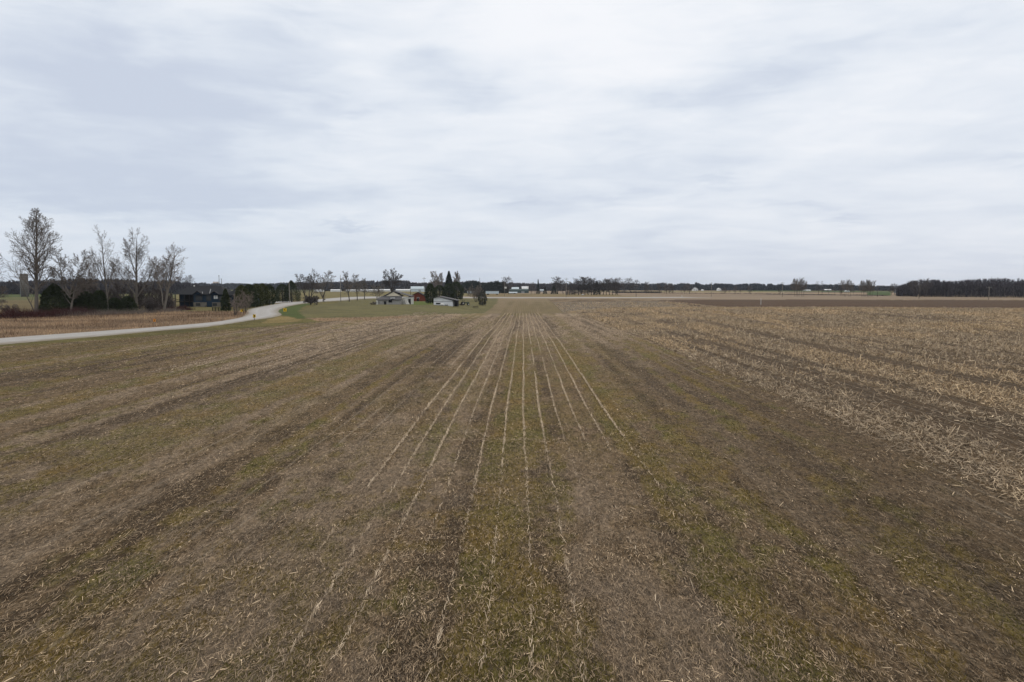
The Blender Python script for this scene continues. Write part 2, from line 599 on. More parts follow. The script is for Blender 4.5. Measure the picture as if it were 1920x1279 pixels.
def masks(x, y):
    """large scale patches of the bean field, used by the soil colour and by the litter"""
    def band(seed, w1, w2):
        return (fbm(x / w1 + row_shift(y) * 2, y / 60.0, seed, 3) - .5) * .85 + (fbm((x - row_shift(y)) / w2, y / 38.0, seed + 3, 2) - .5) * .75 + .5
    gb, mb_, db = band(205, 3.4, .8), band(215, 3.0, .75), band(225, 2.6, .7)
    g = gb * .52 + fbm(x / 1.2, y / 3.0, 5, 3) * .20 + fbm(x / .4 + 4, y / .7, 8, 3) * .28
    green = sstep(.475, .60, g)
    bandc = sstep(20, 25, y) * (1 - sstep(46, 52, y)) * sstep(-9.5, -6.5, x) * (1 - sstep(3.5, 8.5, x))
    green = np.clip(green + bandc * .42 * sstep(.30, .6, fbm(x / 1.2, y / 3, 91, 3)) - .45 * sstep(62, 90, y) * (1 - sstep(150, 170, y)) * sstep(-30, -20, x), 0, 1)
    band2 = np.exp(-((x - 6.5) / 1.6) ** 2) * sstep(35, 60, y) * .45 + np.exp(-((x + 12.0) / 1.8) ** 2) * .6 * sstep(15, 30, y)
    green = np.clip(green + band2 * sstep(.35, .6, fbm(x / 1.2, y / 5, 95, 3)), 0, 1)
    green = np.clip(green + .4 * sstep(-24, -42, x) * sstep(.35, .6, fbm(x / 3, y / 9, 51, 4)), 0, 1)
    mauve = sstep(.46, .62, mb_ * .55 + fbm(x / 1.0 + 31, y / 3.0, 15, 3) * .17 + fbm(x / .4, y / .9, 18, 3) * .28)
    mauve = np.clip(mauve + .8 * np.exp(-((x + 20.0) / 4.5) ** 2) * sstep(40, 80, y), 0, 1)
    mauve = np.clip(mauve + .6 * sstep(50, 90, y) * sstep(-34, -24, x), 0, 1)
    # pale residue where the middle of the pass was driven over
    mauve = np.clip(mauve + .55 * np.exp(-((x + .8) / 3.6) ** 2) * sstep(16, 18.5, y) * (1 - sstep(22.5, 25, y)), 0, 1)
    dark = sstep(.49, .62, db * .62 + fbm(x / .7 + 77, y / 1.6, 25, 4) * .38) * (1 - .5 * green)
    rt = sstep(3, 9, x) * (1 - sstep(35, 80, y))
    dark = np.clip(dark + .50 * rt, 0, 1)
    green = green * (1 - .6 * sstep(8, 11, x) * (1 - sstep(18, 40, y)))
    mauve = mauve * (1 - .5 * rt)
    return green, mauve, dark


def lerp(a, b, t):
    return a * (1 - t[..., None]) + np.array(b) * t[..., None]


def soil(x, y):
    """base colour, 'rows' (stubble stripes) and 'rough' (litter strength) for points of the ground"""
    n = x.shape
    D = np.hypot(x, y)
    wx = x + (fbm(x / 3, y / 3, 61, 3) - .5) * 1.2
    wy = y + (fbm(x / 3, y / 3, 62, 3) - .5) * 1.2
    green, mauve, dark = masks(x, y)
    col = np.ones(n + (3,)) * np.array((.140, .110, .078))
    col = lerp(col, (.250, .215, .180), mauve * .85)
    col = lerp(col, (.305, .262, .215), mauve * .65 * sstep(30, 75, y))
    col = lerp(col, (.045, .033, .023), dark * .72)
    og = vnoise(x / 1.1, y / 1.9, 45)[..., None]
    gc = np.array((.100, .108, .030)) * (1 - og) + np.array((.165, .122, .042)) * og
    col = col * (1 - green[..., None] * .75) + gc * green[..., None] * .75
    col = col * (.86 + .28 * vnoise(x / 14, y / 40, 9))[..., None]
    rows = np.zeros(n)
    k = np.round((x - ROW0 - row_shift(y)) / PITCHR)
    inr = (k >= 0) & (k <= 11)
    rows = np.where(inr, row_presence(k, y) * sstep(25, 45, y), 0)
    rows = np.where(inr, rows, (.16 + .38 * sstep(.45, .62, fbm(x / 3.0, y / 50, 231, 2))) * sstep(.35, .6, fbm(x / .8, y / 14, 232, 2)))
    strip = sstep(-29, -25, x) * (1 - sstep(-16, -14.6, x)) * sstep(50, 80, y) * (y < 175)
    rows = np.maximum(rows, strip * .65 * sstep(.3, .6, fbm(x / .8, y / 12, 21, 2)))
    rough = np.ones(n)

    def paint(m, c, r=None, rw=None, amt=1.0, var=.18, sc=6.0):
        nonlocal col, rows, rough
        if not m.any():
            return
        v = (1 + (fbm(x / sc, y / sc, int(abs(c[0]) * 1000) % 97, 4) - .5) * 2 * var)[..., None]
        mm = (m * amt)[..., None]
        col = col * (1 - mm) + np.array(c) * v * mm
        if rw is not None:
            rows = np.where(m, rw, rows)
        if r is not None:
            rough = np.where(m, r, rough)

    # far country: patchwork of pale stubble, brown and olive fields in long cross strips
    far = (y > 352) | (D > 430)
    paint(far, (.225, .195, .165), .3, 0, 1, .12, 60)
    for y0, y1, c in ((560, 640, (.20, .17, .14)), (640, 655, (.07, .06, .045)), (655, 900, (.25, .21, .165)), (900, 930, (.06, .055, .045)),
                      (930, 1180, (.17, .165, .085)), (1180, 1500, (.24, .20, .15)), (1500, 2200, (.12, .13, .08)), (2200, 6000, (.14, .14, .11))):
        paint((wy + x * .10 > y0) & (wy + x * .10 < y1) & (wx > 80), c, .3, 0, 1, .10, 60)
    paint((wx < -70) & (D > 190), (.125, .110, .062), .4, 0, 1, .25, 20)
    paint((wx < -150) & (D > 420), (.105, .120, .055), .4, 0, 1, .25, 40)
    paint(inside(MIDF, wx, wy), (.145, .138, .062), .4, 0, 1, .2, 25)
    paint(inside(GREENF, wx, wy), (.060, .090, .030), .3, 0, 1, .2, 25)
    paint(inside(BARNG, wx, wy), (.175, .150, .085), .4, 0, 1, .25, 20)
    paint(inside(WHEAT, x, y), (.045, .082, .020), .2, 0, 1, .12, 40)
    # beyond the crest
    paint((wy > 205) & (wy < 400) & (wx > -34) & (wx < 13.5), (.165, .142, .092), 1.0, .35, 1, .22, 9)
    wx2 = x + (fbm(x / 6, y / 16, 63, 3) - .5) * 9
    fo = (wy > 178) & (wx2 > -8) & (wx2 < 14) & (wy < 330)
    paint(fo, (.128, .110, .058), 1.0, .45, .75, .35, 6)
    st = sstep(.42, .6, fbm(x / 1.3, y / 80, 241, 2)) * ((y > 200) & (y < 345) & (x > -30) & (x < 13.5))
    col = lerp(col, (.20, .165, .118), st * .45)
    paint((y > 352) & (y < 420) & (wx < 70) & (wx > -20), (.22, .185, .135), .4, 0, .8, .12, 30)
    # corn stubble to the right
    cm = inside(CORN_FAR, x + (fbm(x / 1.2, y / 1.2, 66, 3) - .5) * .5 + .1, y)
    cy = fbm(x / 5, y / 14, 86, 4)
    paint(cm, (.118, .090, .060), 1.0, .35, 1, .22, 3)
    col = lerp(col, (.060, .044, .030), cm * sstep(.55, .35, vnoise((x - row_shift(y)) / 1.15, y / 60., 152)) * .75)
    col = lerp(col, (.060, .046, .033), cm * sstep(.45, .7, fbm(x / 1.0 + 9, y / 3.5, 87, 3)) * .7 * (1 - sstep(60, 120, y)))
    col = lerp(col, (.24, .20, .145), cm * sstep(.42, .62, cy) * .55 * sstep(60, 130, y))
    valley = cm & (y > 205) & (y < 318) & (x < 62)
    paint(valley, (.062, .050, .034), .9, .95, .8, .2, 6)
    paint(inside(PLOUGH, wx, wy), (.074, .050, .034), .55, .0, 1, .14, 8)
    # left: verge, lawn, weeds
    paint(inside(LAWN, wx, wy), (.115, .118, .056), .8, 0, 1, .35, 5)
    paint(inside(TANSTRIP, wx, wy), (.245, .185, .128), .7, 0, 1, .2, 4)
    paint(inside(BRIGHT, x, y), (.085, .125, .028), .3, 0, 1, .15, 5)
    paint(inside(WEEDS, wx, wy), (.165, .122, .085), 1.0, 0, 1, .55, 6)
    paint(inside(HOUSEG, wx, wy), (.120, .115, .048), .4, 0, 1, .25, 6)
    paint(inside(VERGE, wx, wy), (.105, .102, .038), .8, 0, 1, .45, 4)
    paint(inside(HUMP, wx, wy), (.200, .170, .080), .5, 0, 1, .2, 4)
    paint(inside(GREENP, wx, wy), (.058, .090, .022), .4, 0, 1, .2, 4)
    col = col * np.array((.95, .84, .70))
    return col, rows, rough


# ---- the ground sheet, finer near the place seen
ang = np.concatenate([np.arange(-44, 44.01, .13), np.arange(46, 315.9, 3.0)]) * math.pi / 180
rr_ = [0.6]
while rr_[-1] < 60:
    rr_.append(rr_[-1] * 1.012 + .01)
while rr_[-1] < 5200:
    d_ = rr_[-1]
    rr_.append(d_ + max(.75, min(d_ * d_ / 7360 * .9, d_ * .12)))
rad = np.array(rr_)
AA, RR = np.meshgrid(ang, rad)
gx, gy = np.sin(AA) * RR, np.cos(AA) * RR
gz = height(gx, gy)
near_w = np.clip(1 - RR / 70, 0, 1)
gz = gz + (fbm(gx / .35, gy / .5, 101, 3) - .5) * .11 * near_w
corn_in = inside(CORN_FAR, gx, gy)
gz = gz + corn_in * (fbm(gx / .5, gy / .9, 105, 3) - .5) * .10
rp = inside(road_poly, gx, gy)
nr, na = gx.shape
V = np.stack([gx, gy, gz], -1).reshape(-1, 3)
V = np.vstack([V, [[0, 0, float(height(0, 0))]]])
idx = np.arange(nr * na).reshape(nr, na)
a_, b_ = idx[:-1, :], idx[1:, :]
F = np.stack([a_, np.roll(a_, -1, 1), np.roll(b_, -1, 1), b_], -1).reshape(-1, 4)
me = bpy.data.meshes.new('ground')
me.vertices.add(len(V))
me.vertices.foreach_set('co', V.astype(np.float32).ravel())
nf = len(F) + na
tri = np.stack([np.full(na, nr * na), np.roll(idx[0], -1), idx[0]], -1)
li = np.concatenate([F.ravel(), tri.ravel()]).astype(np.int32)
me.loops.add(len(li))
me.loops.foreach_set('vertex_index', li)
me.polygons.add(nf)
ls = np.concatenate([np.arange(len(F)) * 4, len(F) * 4 + np.arange(na) * 3]).astype(np.int32)
me.polygons.foreach_set('loop_start', ls)
me.update(calc_edges=True)
col, rows, rough = soil(gx, gy)
c4 = np.ones((len(V), 4), np.float32)
c4[:-1, :3] = col.reshape(-1, 3)
me.attributes.new('tint', 'FLOAT_COLOR', 'POINT').data.foreach_set('color', c4.ravel())
ra = np.zeros(len(V), np.float32)
ra[:-1] = rows.ravel()
me.attributes.new('rows', 'FLOAT', 'POINT').data.foreach_set('value', ra)
ro = np.ones(len(V), np.float32)
ro[:-1] = rough.ravel()
me.attributes.new('litter', 'FLOAT', 'POINT').data.foreach_set('value', ro)
me.polygons.foreach_set('use_smooth', np.ones(nf, bool))

gm = bpy.data.materials.new('field_soil')
gm.use_nodes = True
t = gm.node_tree
G = t.nodes
bs = G['Principled BSDF']
bs.inputs['Roughness'].default_value = .95
bs.inputs['Specular IOR Level'].default_value = .1


def gn(tp, **k):
    n = G.new(tp)
    for a, b in k.items():
        setattr(n, a, b)
    return n


def gmath(op, a, b=None, c=None, clamp=False):
    n = gn('ShaderNodeMath', operation=op, use_clamp=clamp)
    for i, v in enumerate((a, b, c)):
        if v is None:
            continue
        if isinstance(v, (int, float)):
            n.inputs[i].default_value = v
        else:
            t.links.new(v, n.inputs[i])
    return n.outputs[0]


gt = gn('ShaderNodeTexCoord').outputs['Object']


def gnoise(scale, detail, stretch=(1, 1, 1), rough=.6, rot=0.0, dist=0.0):
    mp = gn('ShaderNodeMapping')
    mp.inputs['Scale'].default_value = stretch
    mp.inputs['Rotation'].default_value = (0, 0, rot)
    t.links.new(gt, mp.inputs[0])
    n = gn('ShaderNodeTexNoise')
    n.inputs['Scale'].default_value = scale
    n.inputs['Detail'].default_value = detail
    n.inputs['Roughness'].default_value = rough
    n.inputs['Distortion'].default_value = dist
    t.links.new(mp.outputs[0], n.inputs['Vector'])
    return n.outputs[0]


tint = gn('ShaderNodeAttribute', attribute_name='tint').outputs['Color']
roww = gn('ShaderNodeAttribute', attribute_name='rows').outputs['Fac']
litw = gn('ShaderNodeAttribute', attribute_name='litter').outputs['Fac']
f1 = gnoise(9.0, 6, (1, .35, 1), .65)
f2 = gnoise(38.0, 4, (1, .28, 1), .6, .35)
f3 = gnoise(34.0, 4, (1, .28, 1), .6, -.4)
f4 = gnoise(1.6, 6, (1, .5, 1), .62)
fine = gmath('ADD', gmath('MULTIPLY', gmath('SUBTRACT', f1, .5), 3.0), gmath('MULTIPLY', gmath('SUBTRACT', f4, .5), 1.2))
streak = gmath('MAXIMUM', f2, f3)
stq = gn('ShaderNodeMapRange', interpolation_type='SMOOTHSTEP')
t.links.new(streak, stq.inputs[0])
stq.inputs[1].default_value, stq.inputs[2].default_value = .56, .72
fac = gmath('ADD', 1.0, gmath('MULTIPLY', fine, litw))
fac = gmath('MAXIMUM', fac, .2)
vm = gn('ShaderNodeVectorMath', operation='SCALE')
t.links.new(tint, vm.inputs[0])
t.links.new(fac, vm.inputs['Scale'])
mx = gn('ShaderNodeMix', data_type='RGBA')
t.links.new(gmath('MULTIPLY', gmath('MULTIPLY', stq.outputs[0], .38), litw), mx.inputs[0])
t.links.new(vm.outputs[0], mx.inputs[6])
mx.inputs[7].default_value = (.36, .31, .24, 1)
# stubble rows run along y
sepg = gn('ShaderNodeSeparateXYZ')
t.links.new(gt, sepg.inputs[0])
wv = gnoise(.10, 2, (0, 1, 0))
wv2 = gnoise(.9, 3, (1, .4, 0))
xr = gmath('ADD', sepg.outputs[0], gmath('ADD', gmath('MULTIPLY', gmath('SUBTRACT', wv, .5), .25), gmath('MULTIPLY', gmath('SUBTRACT', wv2, .5), .10)))
ph = gmath('FRACT', gmath('ADD', gmath('DIVIDE', gmath('SUBTRACT', xr, ROW0), PITCHR), .5))
dd = gmath('MULTIPLY', gmath('ABSOLUTE', gmath('SUBTRACT', ph, .5)), PITCHR)
rl = gn('ShaderNodeMapRange', interpolation_type='SMOOTHSTEP')
t.links.new(dd, rl.inputs[0])
t.links.new(gmath('ADD', .075, gmath('MULTIPLY', gmath('GREATER_THAN', roww, .82), .17)), rl.inputs[2])
rl.inputs[1].default_value, rl.inputs[3].default_value, rl.inputs[4].default_value = .01, 1, 0
mx2 = gn('ShaderNodeMix', data_type='RGBA')
t.links.new(gmath('MULTIPLY', gmath('MULTIPLY', rl.outputs[0], roww), .5), mx2.inputs[0])
t.links.new(mx.outputs[2], mx2.inputs[6])
mx2.inputs[7].default_value = (.50, .43, .34, 1)
t.links.new(mx2.outputs[2], bs.inputs['Base Color'])
bp = gn('ShaderNodeBump')
bp.inputs['Strength'].default_value = .8
bp.inputs['Distance'].default_value = .06
t.links.new(gmath('ADD', gmath('ADD', f1, f2), gmath('MULTIPLY', f4, 1.5)), bp.inputs['Height'])
t.links.new(bp.outputs[0], bs.inputs['Normal'])
me.materials.append(gm)
og_ = bpy.data.objects.new('ground', me)
C.objects.link(og_)
og_['kind'] = 'structure'

# ---- gravel road, slightly raised, with shoulders
def dense(P, n):
    d = np.concatenate([[0], np.cumsum(np.hypot(*np.diff(P, axis=0).T))])
    tt = np.linspace(0, 1, n)
    s = d / d[-1]
    return np.stack([np.interp(tt, s, P[:, 0]), np.interp(tt, s, P[:, 1])], 1)


def smooth_pts(P, Q, sub=10):
    """Catmull-Rom through both edges with matching parameters"""
    outP, outQ = [], []
    for arr, o_ in ((P, outP), (Q, outQ)):
        n = len(arr)
        for i in range(n - 1):
            p0, p1, p2, p3 = arr[max(i - 1, 0)], arr[i], arr[i + 1], arr[min(i + 2, n - 1)]
            # centripetal-like: limit tangents by the chord so long and short spans mix well
            ch = np.linalg.norm(p2 - p1)
            m1, m2 = (p2 - p0), (p3 - p1)
            m1 = m1 / (np.linalg.norm(m1) + 1e-9) * ch
            m2 = m2 / (np.linalg.norm(m2) + 1e-9) * ch
            for j in range(sub):
                u = j / sub
                h1, h2, h3, h4 = 2 * u**3 - 3 * u**2 + 1, -2 * u**3 + 3 * u**2, u**3 - 2 * u**2 + u, u**3 - u**2
                o_.append(h1 * p1 + h2 * p2 + h3 * m1 + h4 * m2)
        o_.append(arr[-1])
    return np.array(outP), np.array(outQ)


ea, eb = smooth_pts(rn, rf)
RW = 13
vv_, ff_ = [], []
for i in range(len(ea)):
    a, b = ea[i], eb[i]
    dist = math.hypot(*a)
    lift = .10 + dist * .0004
    prof_ = [(-.12, -.25), (-.05, .2), (.08, .45), (.2, .6), (.28, .66), (.36, .7), (.5, .8), (.64, .7), (.72, .66), (.8, .6), (.92, .45), (1.05, .2), (1.12, -.25)]
    for s_, h_ in prof_:
        p = a * (1 - s_) + b * s_
        vv_.append((p[0], p[1], float(height(p[0], p[1])) + lift * (h_ + .3)))
for i in range(len(ea) - 1):
    for j in range(RW - 1):
        q = i * RW + j
        ff_.append((q, q + 1, q + RW + 1, q + RW))
mr = mat('pale_gravel_road', (.35, .345, .345), scale=.9, var=.28, bump=.4)
rtc = mr.node_tree
ra_ = rtc.nodes.new('ShaderNodeAttribute')
ra_.attribute_name = 'wear'
rmx = rtc.nodes.new('ShaderNodeMix')
rmx.data_type = 'RGBA'
_bs = rtc.nodes['Principled BSDF']
_src = _bs.inputs['Base Color'].links[0].from_socket
rtc.links.new(_src, rmx.inputs[6])
rmx.inputs[7].default_value = (.20, .175, .135, 1)
rtc.links.new(ra_.outputs['Fac'], rmx.inputs[0])
rtc.links.new(rmx.outputs[2], _bs.inputs['Base Color'])
rme = bpy.data.meshes.new('road')
rme.from_pydata(vv_, [], ff_)
rme.materials.append(mr)
wr = np.tile(np.array([1, .85, .38, .16, .0, .14, .22, .14, .0, .16, .38, .85, 1.]), len(ea)) * np.clip(rs.normal(1, .15, len(ea) * RW), .5, 1.3)
rme.attributes.new('wear', 'FLOAT', 'POINT').data.foreach_set('value', np.clip(wr, 0, 1).astype(np.float32))
ro_ = bpy.data.objects.new('road', rme)
C.objects.link(ro_)
ro_['kind'] = 'structure'
rme.polygons.foreach_set('use_smooth', [True] * len(rme.polygons))
# driveway mouth behind the cedars
dn = wpoly([(548, 566.5), (520, 568.4), (500, 569.6), (470, 570.5)])
df = wpoly([(550, 564.6), (520, 565.8), (500, 567.2), (470, 568.8)])
vd, fd = [], []
for i in range(4):
    for s_ in (0, .5, 1):
        p = dn[i] * (1 - s_) + df[i] * s_
        vd.append((p[0], p[1], float(height(*p)) + .09))
for i in range(3):
    for j in range(2):
        q = i * 3 + j
        fd.append((q, q + 1, q + 4, q + 3))
dme = bpy.data.meshes.new('driveway')
dme.from_pydata(vd, [], fd)
dme.materials.append(mr)
do_ = bpy.data.objects.new('driveway', dme)
C.objects.link(do_)
do_['kind'] = 'structure'

# ================================================================== ground cover (stuff)
def polar_samples(n, d0, d1, power=1.0, half=39.5):
    """density ~ 1/D^(1+power) over the visible fan and a little beyond its sides"""
    u = rs.rand(n)
    if power == 1.0:
        D = d0 * (d1 / d0) ** u
    else:
        k = 1 - power
        D = (d0 ** k + u * (d1 ** k - d0 ** k)) ** (1 / k)
    A = (rs.rand(n) * 2 - 1) * R(half)
    return np.sin(A) * D / np.cos(A) , D, D


LIT_V, LIT_C = [], []


def bent(P, Dv, Ln, W):
    """curled strip of two quads"""
    Dv = unit(Dv)
    up = rs.normal(0, 1, P.shape) * .5 + np.array([0, 0, 1.0])
    S = unit(np.cross(Dv, up))
    k = rs.normal(0, .05, len(P))[:, None]
    kz = np.abs(rs.normal(0, .04, len(P)))[:, None]
    h = Ln[:, None] / 2
    a = P - Dv * h + S * k * h * .5
    b = P + Dv * h + S * k * h * .5
    m = P - S * k * h * .5 + np.array([0, 0, 1.0]) * kz * h
    w0 = S * W[:, None] / 2
    q1 = np.stack([a - w0 * .7, a + w0 * .7, m + w0, m - w0], 1)
    q2 = np.stack([m - w0, m + w0, b + w0 * .5, b - w0 * .5], 1)
    return np.concatenate([q1, q2], 1).reshape(-1, 3)


def add_litter(x, y, ln, wd, cols, yaw_sd=.6, lift=.012, tilt=.12, yaw0=0.0):
    n = len(x)
    z = height(x, y) + (fbm(x / .35, y / .5, 101, 3) - .5) * .11 * np.clip(1 - np.hypot(x, y) / 70, 0, 1) + lift
    yaw = rs.normal(yaw0, 1, n) * yaw_sd
    dv = np.stack([np.sin(yaw), np.cos(yaw), rs.normal(0, tilt, n)], 1)
    P = np.stack([x, y, z + np.abs(dv[:, 2]) * ln / 2], 1)
    LIT_V.append(bent(P, dv, ln, wd))
    LIT_C.append(np.repeat(cols, 2, axis=0))


def lit_cols(n, lo, hi, warm=0.0, sd=.25):
    tcol = rs.rand(n)[:, None]
    c = np.array(lo) * (1 - tcol) + np.array(hi) * tcol
    return c * np.clip(1 + rs.normal(0, sd, (n, 1)), .3, 1.35)


# fine grey-brown fibres everywhere in the bean field
x, y, D = polar_samples(860000, 7.5, 150, 1.0)
gmk, mmk, dmk = masks(x, y)
keep = (x < 14.5) & (rs.rand(len(x)) < .55 + .45 * mmk - .25 * gmk) & ~inside(LAWN, x, y) & ~inside(VERGE, x, y) & ~inside(WEEDS, x, y) & ~inside(road_poly, x, y)
keep &= (y < 178) & (y < 115 + np.clip((x + 60) * 1.2, 0, 80))
x, y, D, mmk = x[keep], y[keep], D[keep], mmk[keep]
c = lit_cols(len(x), (.16, .125, .085), (.47, .385, .285), sd=.25)
c = np.where(rs.rand(len(x), 1) < .40, c * .16, c)
c = c * (1 - mmk[:, None] * .35) + np.array((.27, .235, .205)) * rs.uniform(.5, 1.3, (len(x), 1)) * mmk[:, None] * .35
c = c * (1 - .34 * sstep(3, 9, x) * (1 - sstep(35, 80, y)))[:, None]
add_litter(x, y, rs.uniform(.03, .15, len(x)) * (1 + D / 90), rs.uniform(.0025, .0075, len(x)) * (1 + D / 20), c, .5, rs.uniform(.002, .03, len(x)), .2)
# chopped pale stalk pieces
x, y, D = polar_samples(100000, 8, 150, .9)
cl = fbm(x / .9, y / .9, 131, 3)
keep = (x < 14.5) & (rs.rand(len(x)) < sstep(.35, .75, cl)) & ~inside(LAWN, x, y) & ~inside(VERGE, x, y) & ~inside(WEEDS, x, y) & ~inside(road_poly, x, y) & (y < 115 + np.clip((x + 60) * 1.2, 0, 80))
x, y, D = x[keep], y[keep], D[keep]
add_litter(x, y, rs.gamma(1.6, .034, len(x)) + .015 + D * .0008, rs.uniform(.003, .013, len(x)) ** 1.0 * (1 + D / 60), lit_cols(len(x), (.22, .165, .105), (.74, .63, .48), sd=.2), .62, .03, .25)
# cross lines of straw left where the machine turned
for (xa, ya, xb, yb) in ((-9, 26.5, 1.5, 25.2), (-8.5, 48.5, -1.0, 47.2)):
    n = 700
    u = rs.rand(n)
    x = xa + (xb - xa) * u + rs.normal(0, .1, n)
    y = ya + (yb - ya) * u + rs.normal(0, .35, n)
    add_litter(x, y, rs.uniform(.08, .25, n), rs.uniform(.01, .02, n), lit_cols(n, (.25, .20, .14), (.55, .47, .36), sd=.2), .9, .02)
o = big_mesh('chopped_straw', np.vstack(LIT_V), 4, T_litter, np.vstack(LIT_C))
tag(o, kind='stuff', label='chopped pale straw and stalk pieces scattered over the brown field', cat='straw')

# stubble rows
LIT_V, LIT_C = [], []
for k in range(12):
    ys = np.concatenate([rs.uniform(7, 45, 5200), rs.uniform(45, 178, 5500)])
    pr = row_presence(np.full(ys.shape, k), ys)
    tuft = sstep(.38, .62, vnoise(ys / .28, ys * 0 + k * 5.1, 140))
    keep = rs.rand(len(ys)) < pr * (.4 + .8 * tuft)
    ys = ys[keep]
    n = len(ys)
    xs = ROW0 + PITCHR * k + row_shift(ys) + rs.normal(0, .020, n)
    add_litter(xs, ys, rs.uniform(.08, .24, n), rs.uniform(.004, .009, n) * (1 + ys / 75), lit_cols(n, (.38, .32, .25), (.78, .70, .58), sd=.2), .25, .03, .35)
for k in range(14):
    xk = -15.2 - PITCHR * k
    ys = rs.uniform(45, 165, 3000)
    keep = rs.rand(len(ys)) < sstep(.3, .6, fbm(ys / 9, ys * 0 + k * 3.7, 141, 2)) * .8
    ys = ys[keep]
    n = len(ys)
    add_litter(xk + row_shift(ys) + rs.normal(0, .04, n), ys, rs.uniform(.1, .3, n), rs.uniform(.008, .016, n) * (1 + ys / 60), lit_cols(n, (.33, .28, .23), (.58, .52, .44), sd=.12), .3, .03, .25)
o = big_mesh('stubble_rows', np.vstack(LIT_V), 4, T_litter, np.vstack(LIT_C))
tag(o, kind='stuff', label='thin whitish stubble rows running away down the middle of the field', cat='stubble')

# short green regrowth between the rows
x, y, D = polar_samples(230000, 8, 120, 1.1)
gmk, mmk, dmk = masks(x, y)
keep = (rs.rand(len(x)) < gmk * .9) & (x < 14) & ~inside(road_poly, x, y) & ~inside(WEEDS, x, y) & (y < 115 + np.clip((x + 60) * 1.2, 0, 80))
x, y, D = x[keep], y[keep], D[keep]
n = len(x)
hgt = rs.uniform(.025, .07, n)
yaw = rs.rand(n) * 6.283
wv_ = rs.uniform(.004, .009, n) * (1 + D / 22)
z = height(x, y) + (fbm(x / .35, y / .5, 101, 3) - .5) * .11 * np.clip(1 - D / 70, 0, 1)
s_ = np.stack([np.cos(yaw), np.sin(yaw), 0 * x], 1) * wv_[:, None]
ln_ = np.stack([rs.normal(0, .5, n), rs.normal(0, .5, n), np.ones(n)], 1) * hgt[:, None]
b0 = np.stack([x, y, z - .01], 1)
Vg = np.stack([b0 - s_, b0 + s_, b0 + ln_], 1).reshape(-1, 3)
tt = vnoise(x / 1.1, y / 1.9, 45)[:, None]
cg = (np.array((.090, .095, .014)) * (1 - tt) + np.array((.175, .130, .034)) * tt) * (1 + rs.normal(0, .25, (n, 1)))
o = big_mesh('short_grass', Vg, 3, T_grass, np.clip(cg, .01, .6))
tag(o, kind='stuff', label='short olive green weeds and grass growing in patches among the straw', cat='grass')

# corn stubble: standing stalks in rows
def corn_stalks():
    Vs, Cs = [], []
    kx = np.arange(13.9, 150, PITCHR)
    X, Y = [], []
    for x0 in kx:
        d0 = max(14, x0 / .82)
        ys = np.arange(d0, 300, .19)
        ys = ys + rs.uniform(-.07, .07, len(ys))
        keep = rs.rand(len(ys)) < np.where(ys < 110, .85, np.where(ys < 200, .6, .35 if x0 > 62 else .10))
        X.append(x0 + rs.normal(0, .05, keep.sum()))
        Y.append(ys[keep])
    x, y = np.concatenate(X), np.concatenate(Y)
    k = inside(CORN_FAR, x, y) & (rs.rand(len(x)) < np.exp(-((x - 14.3) / .7) ** 2) * .7 + sstep(.30, .50, fbm(x / 1.6, y / 1.6, 151, 3) * .4 + vnoise((x - row_shift(y)) / 1.15, y / 60., 152) * .6))
    x, y = x[k], y[k]
    x = x + row_shift(y)
    n = len(x)
    D = np.hypot(x, y)
    h = rs.gamma(4, .048, n) + .04
    z = height(x, y)
    b0 = np.stack([x, y, z], 1)
    lean = np.stack([rs.normal(0, .62, n), rs.normal(0, .62, n), np.ones(n)], 1) * h[:, None]
    wd = (.010 + rs.rand(n) * .006) * (1 + D / 110)
    for a in (0.0, 1.57):
        yaw = rs.rand(n) * .6 + a
        s = np.stack([np.cos(yaw), np.sin(yaw), 0 * x], 1) * wd[:, None]
        Vs.append(np.stack([b0 - s, b0 + s, b0 + lean + s * .8, b0 + lean - s * .8], 1).reshape(-1, 3))
    yel = sstep(.40, .62, fbm(x / 5, y / 14, 86, 4))[:, None]
    c = np.array((.54, .475, .375)) * (1 - yel) + np.array((.62, .525, .385)) * yel
    c = c * np.clip(1.12 + rs.normal(-.05, .38, (n, 1)), .2, 1.3)
    Cs += [c, c * .9]
    # bent dry leaves hanging from the stalks or lying between rows
    m = int(n * 2.2)
    i = rs.randint(0, n, m)
    p = b0[i] + np.stack([rs.normal(0, .13, m), rs.normal(0, .2, m), rs.uniform(.02, .12, m)], 1)
    yw = rs.rand(m) * 6.283
    dv = np.stack([np.cos(yw), np.sin(yw), rs.normal(0, .35, m)], 1)
    ll = rs.uniform(.12, .42, m)
    Vs.append(ribbons(p, dv, ll, rs.uniform(.010, .026, m) * (1 + D[i] / 90)))
    Cs.append(c[i] * np.clip(1 + rs.normal(-.08, .3, (m, 1)), .2, 1.3))
    return np.vstack(Vs), np.vstack(Cs)


Vc, Cc = corn_stalks()
o = big_mesh('corn_stubble', Vc, 4, T_litter, Cc)
tag(o, kind='stuff', label='broken tan corn stalks standing in rows on the right hand field', cat='corn stubble')
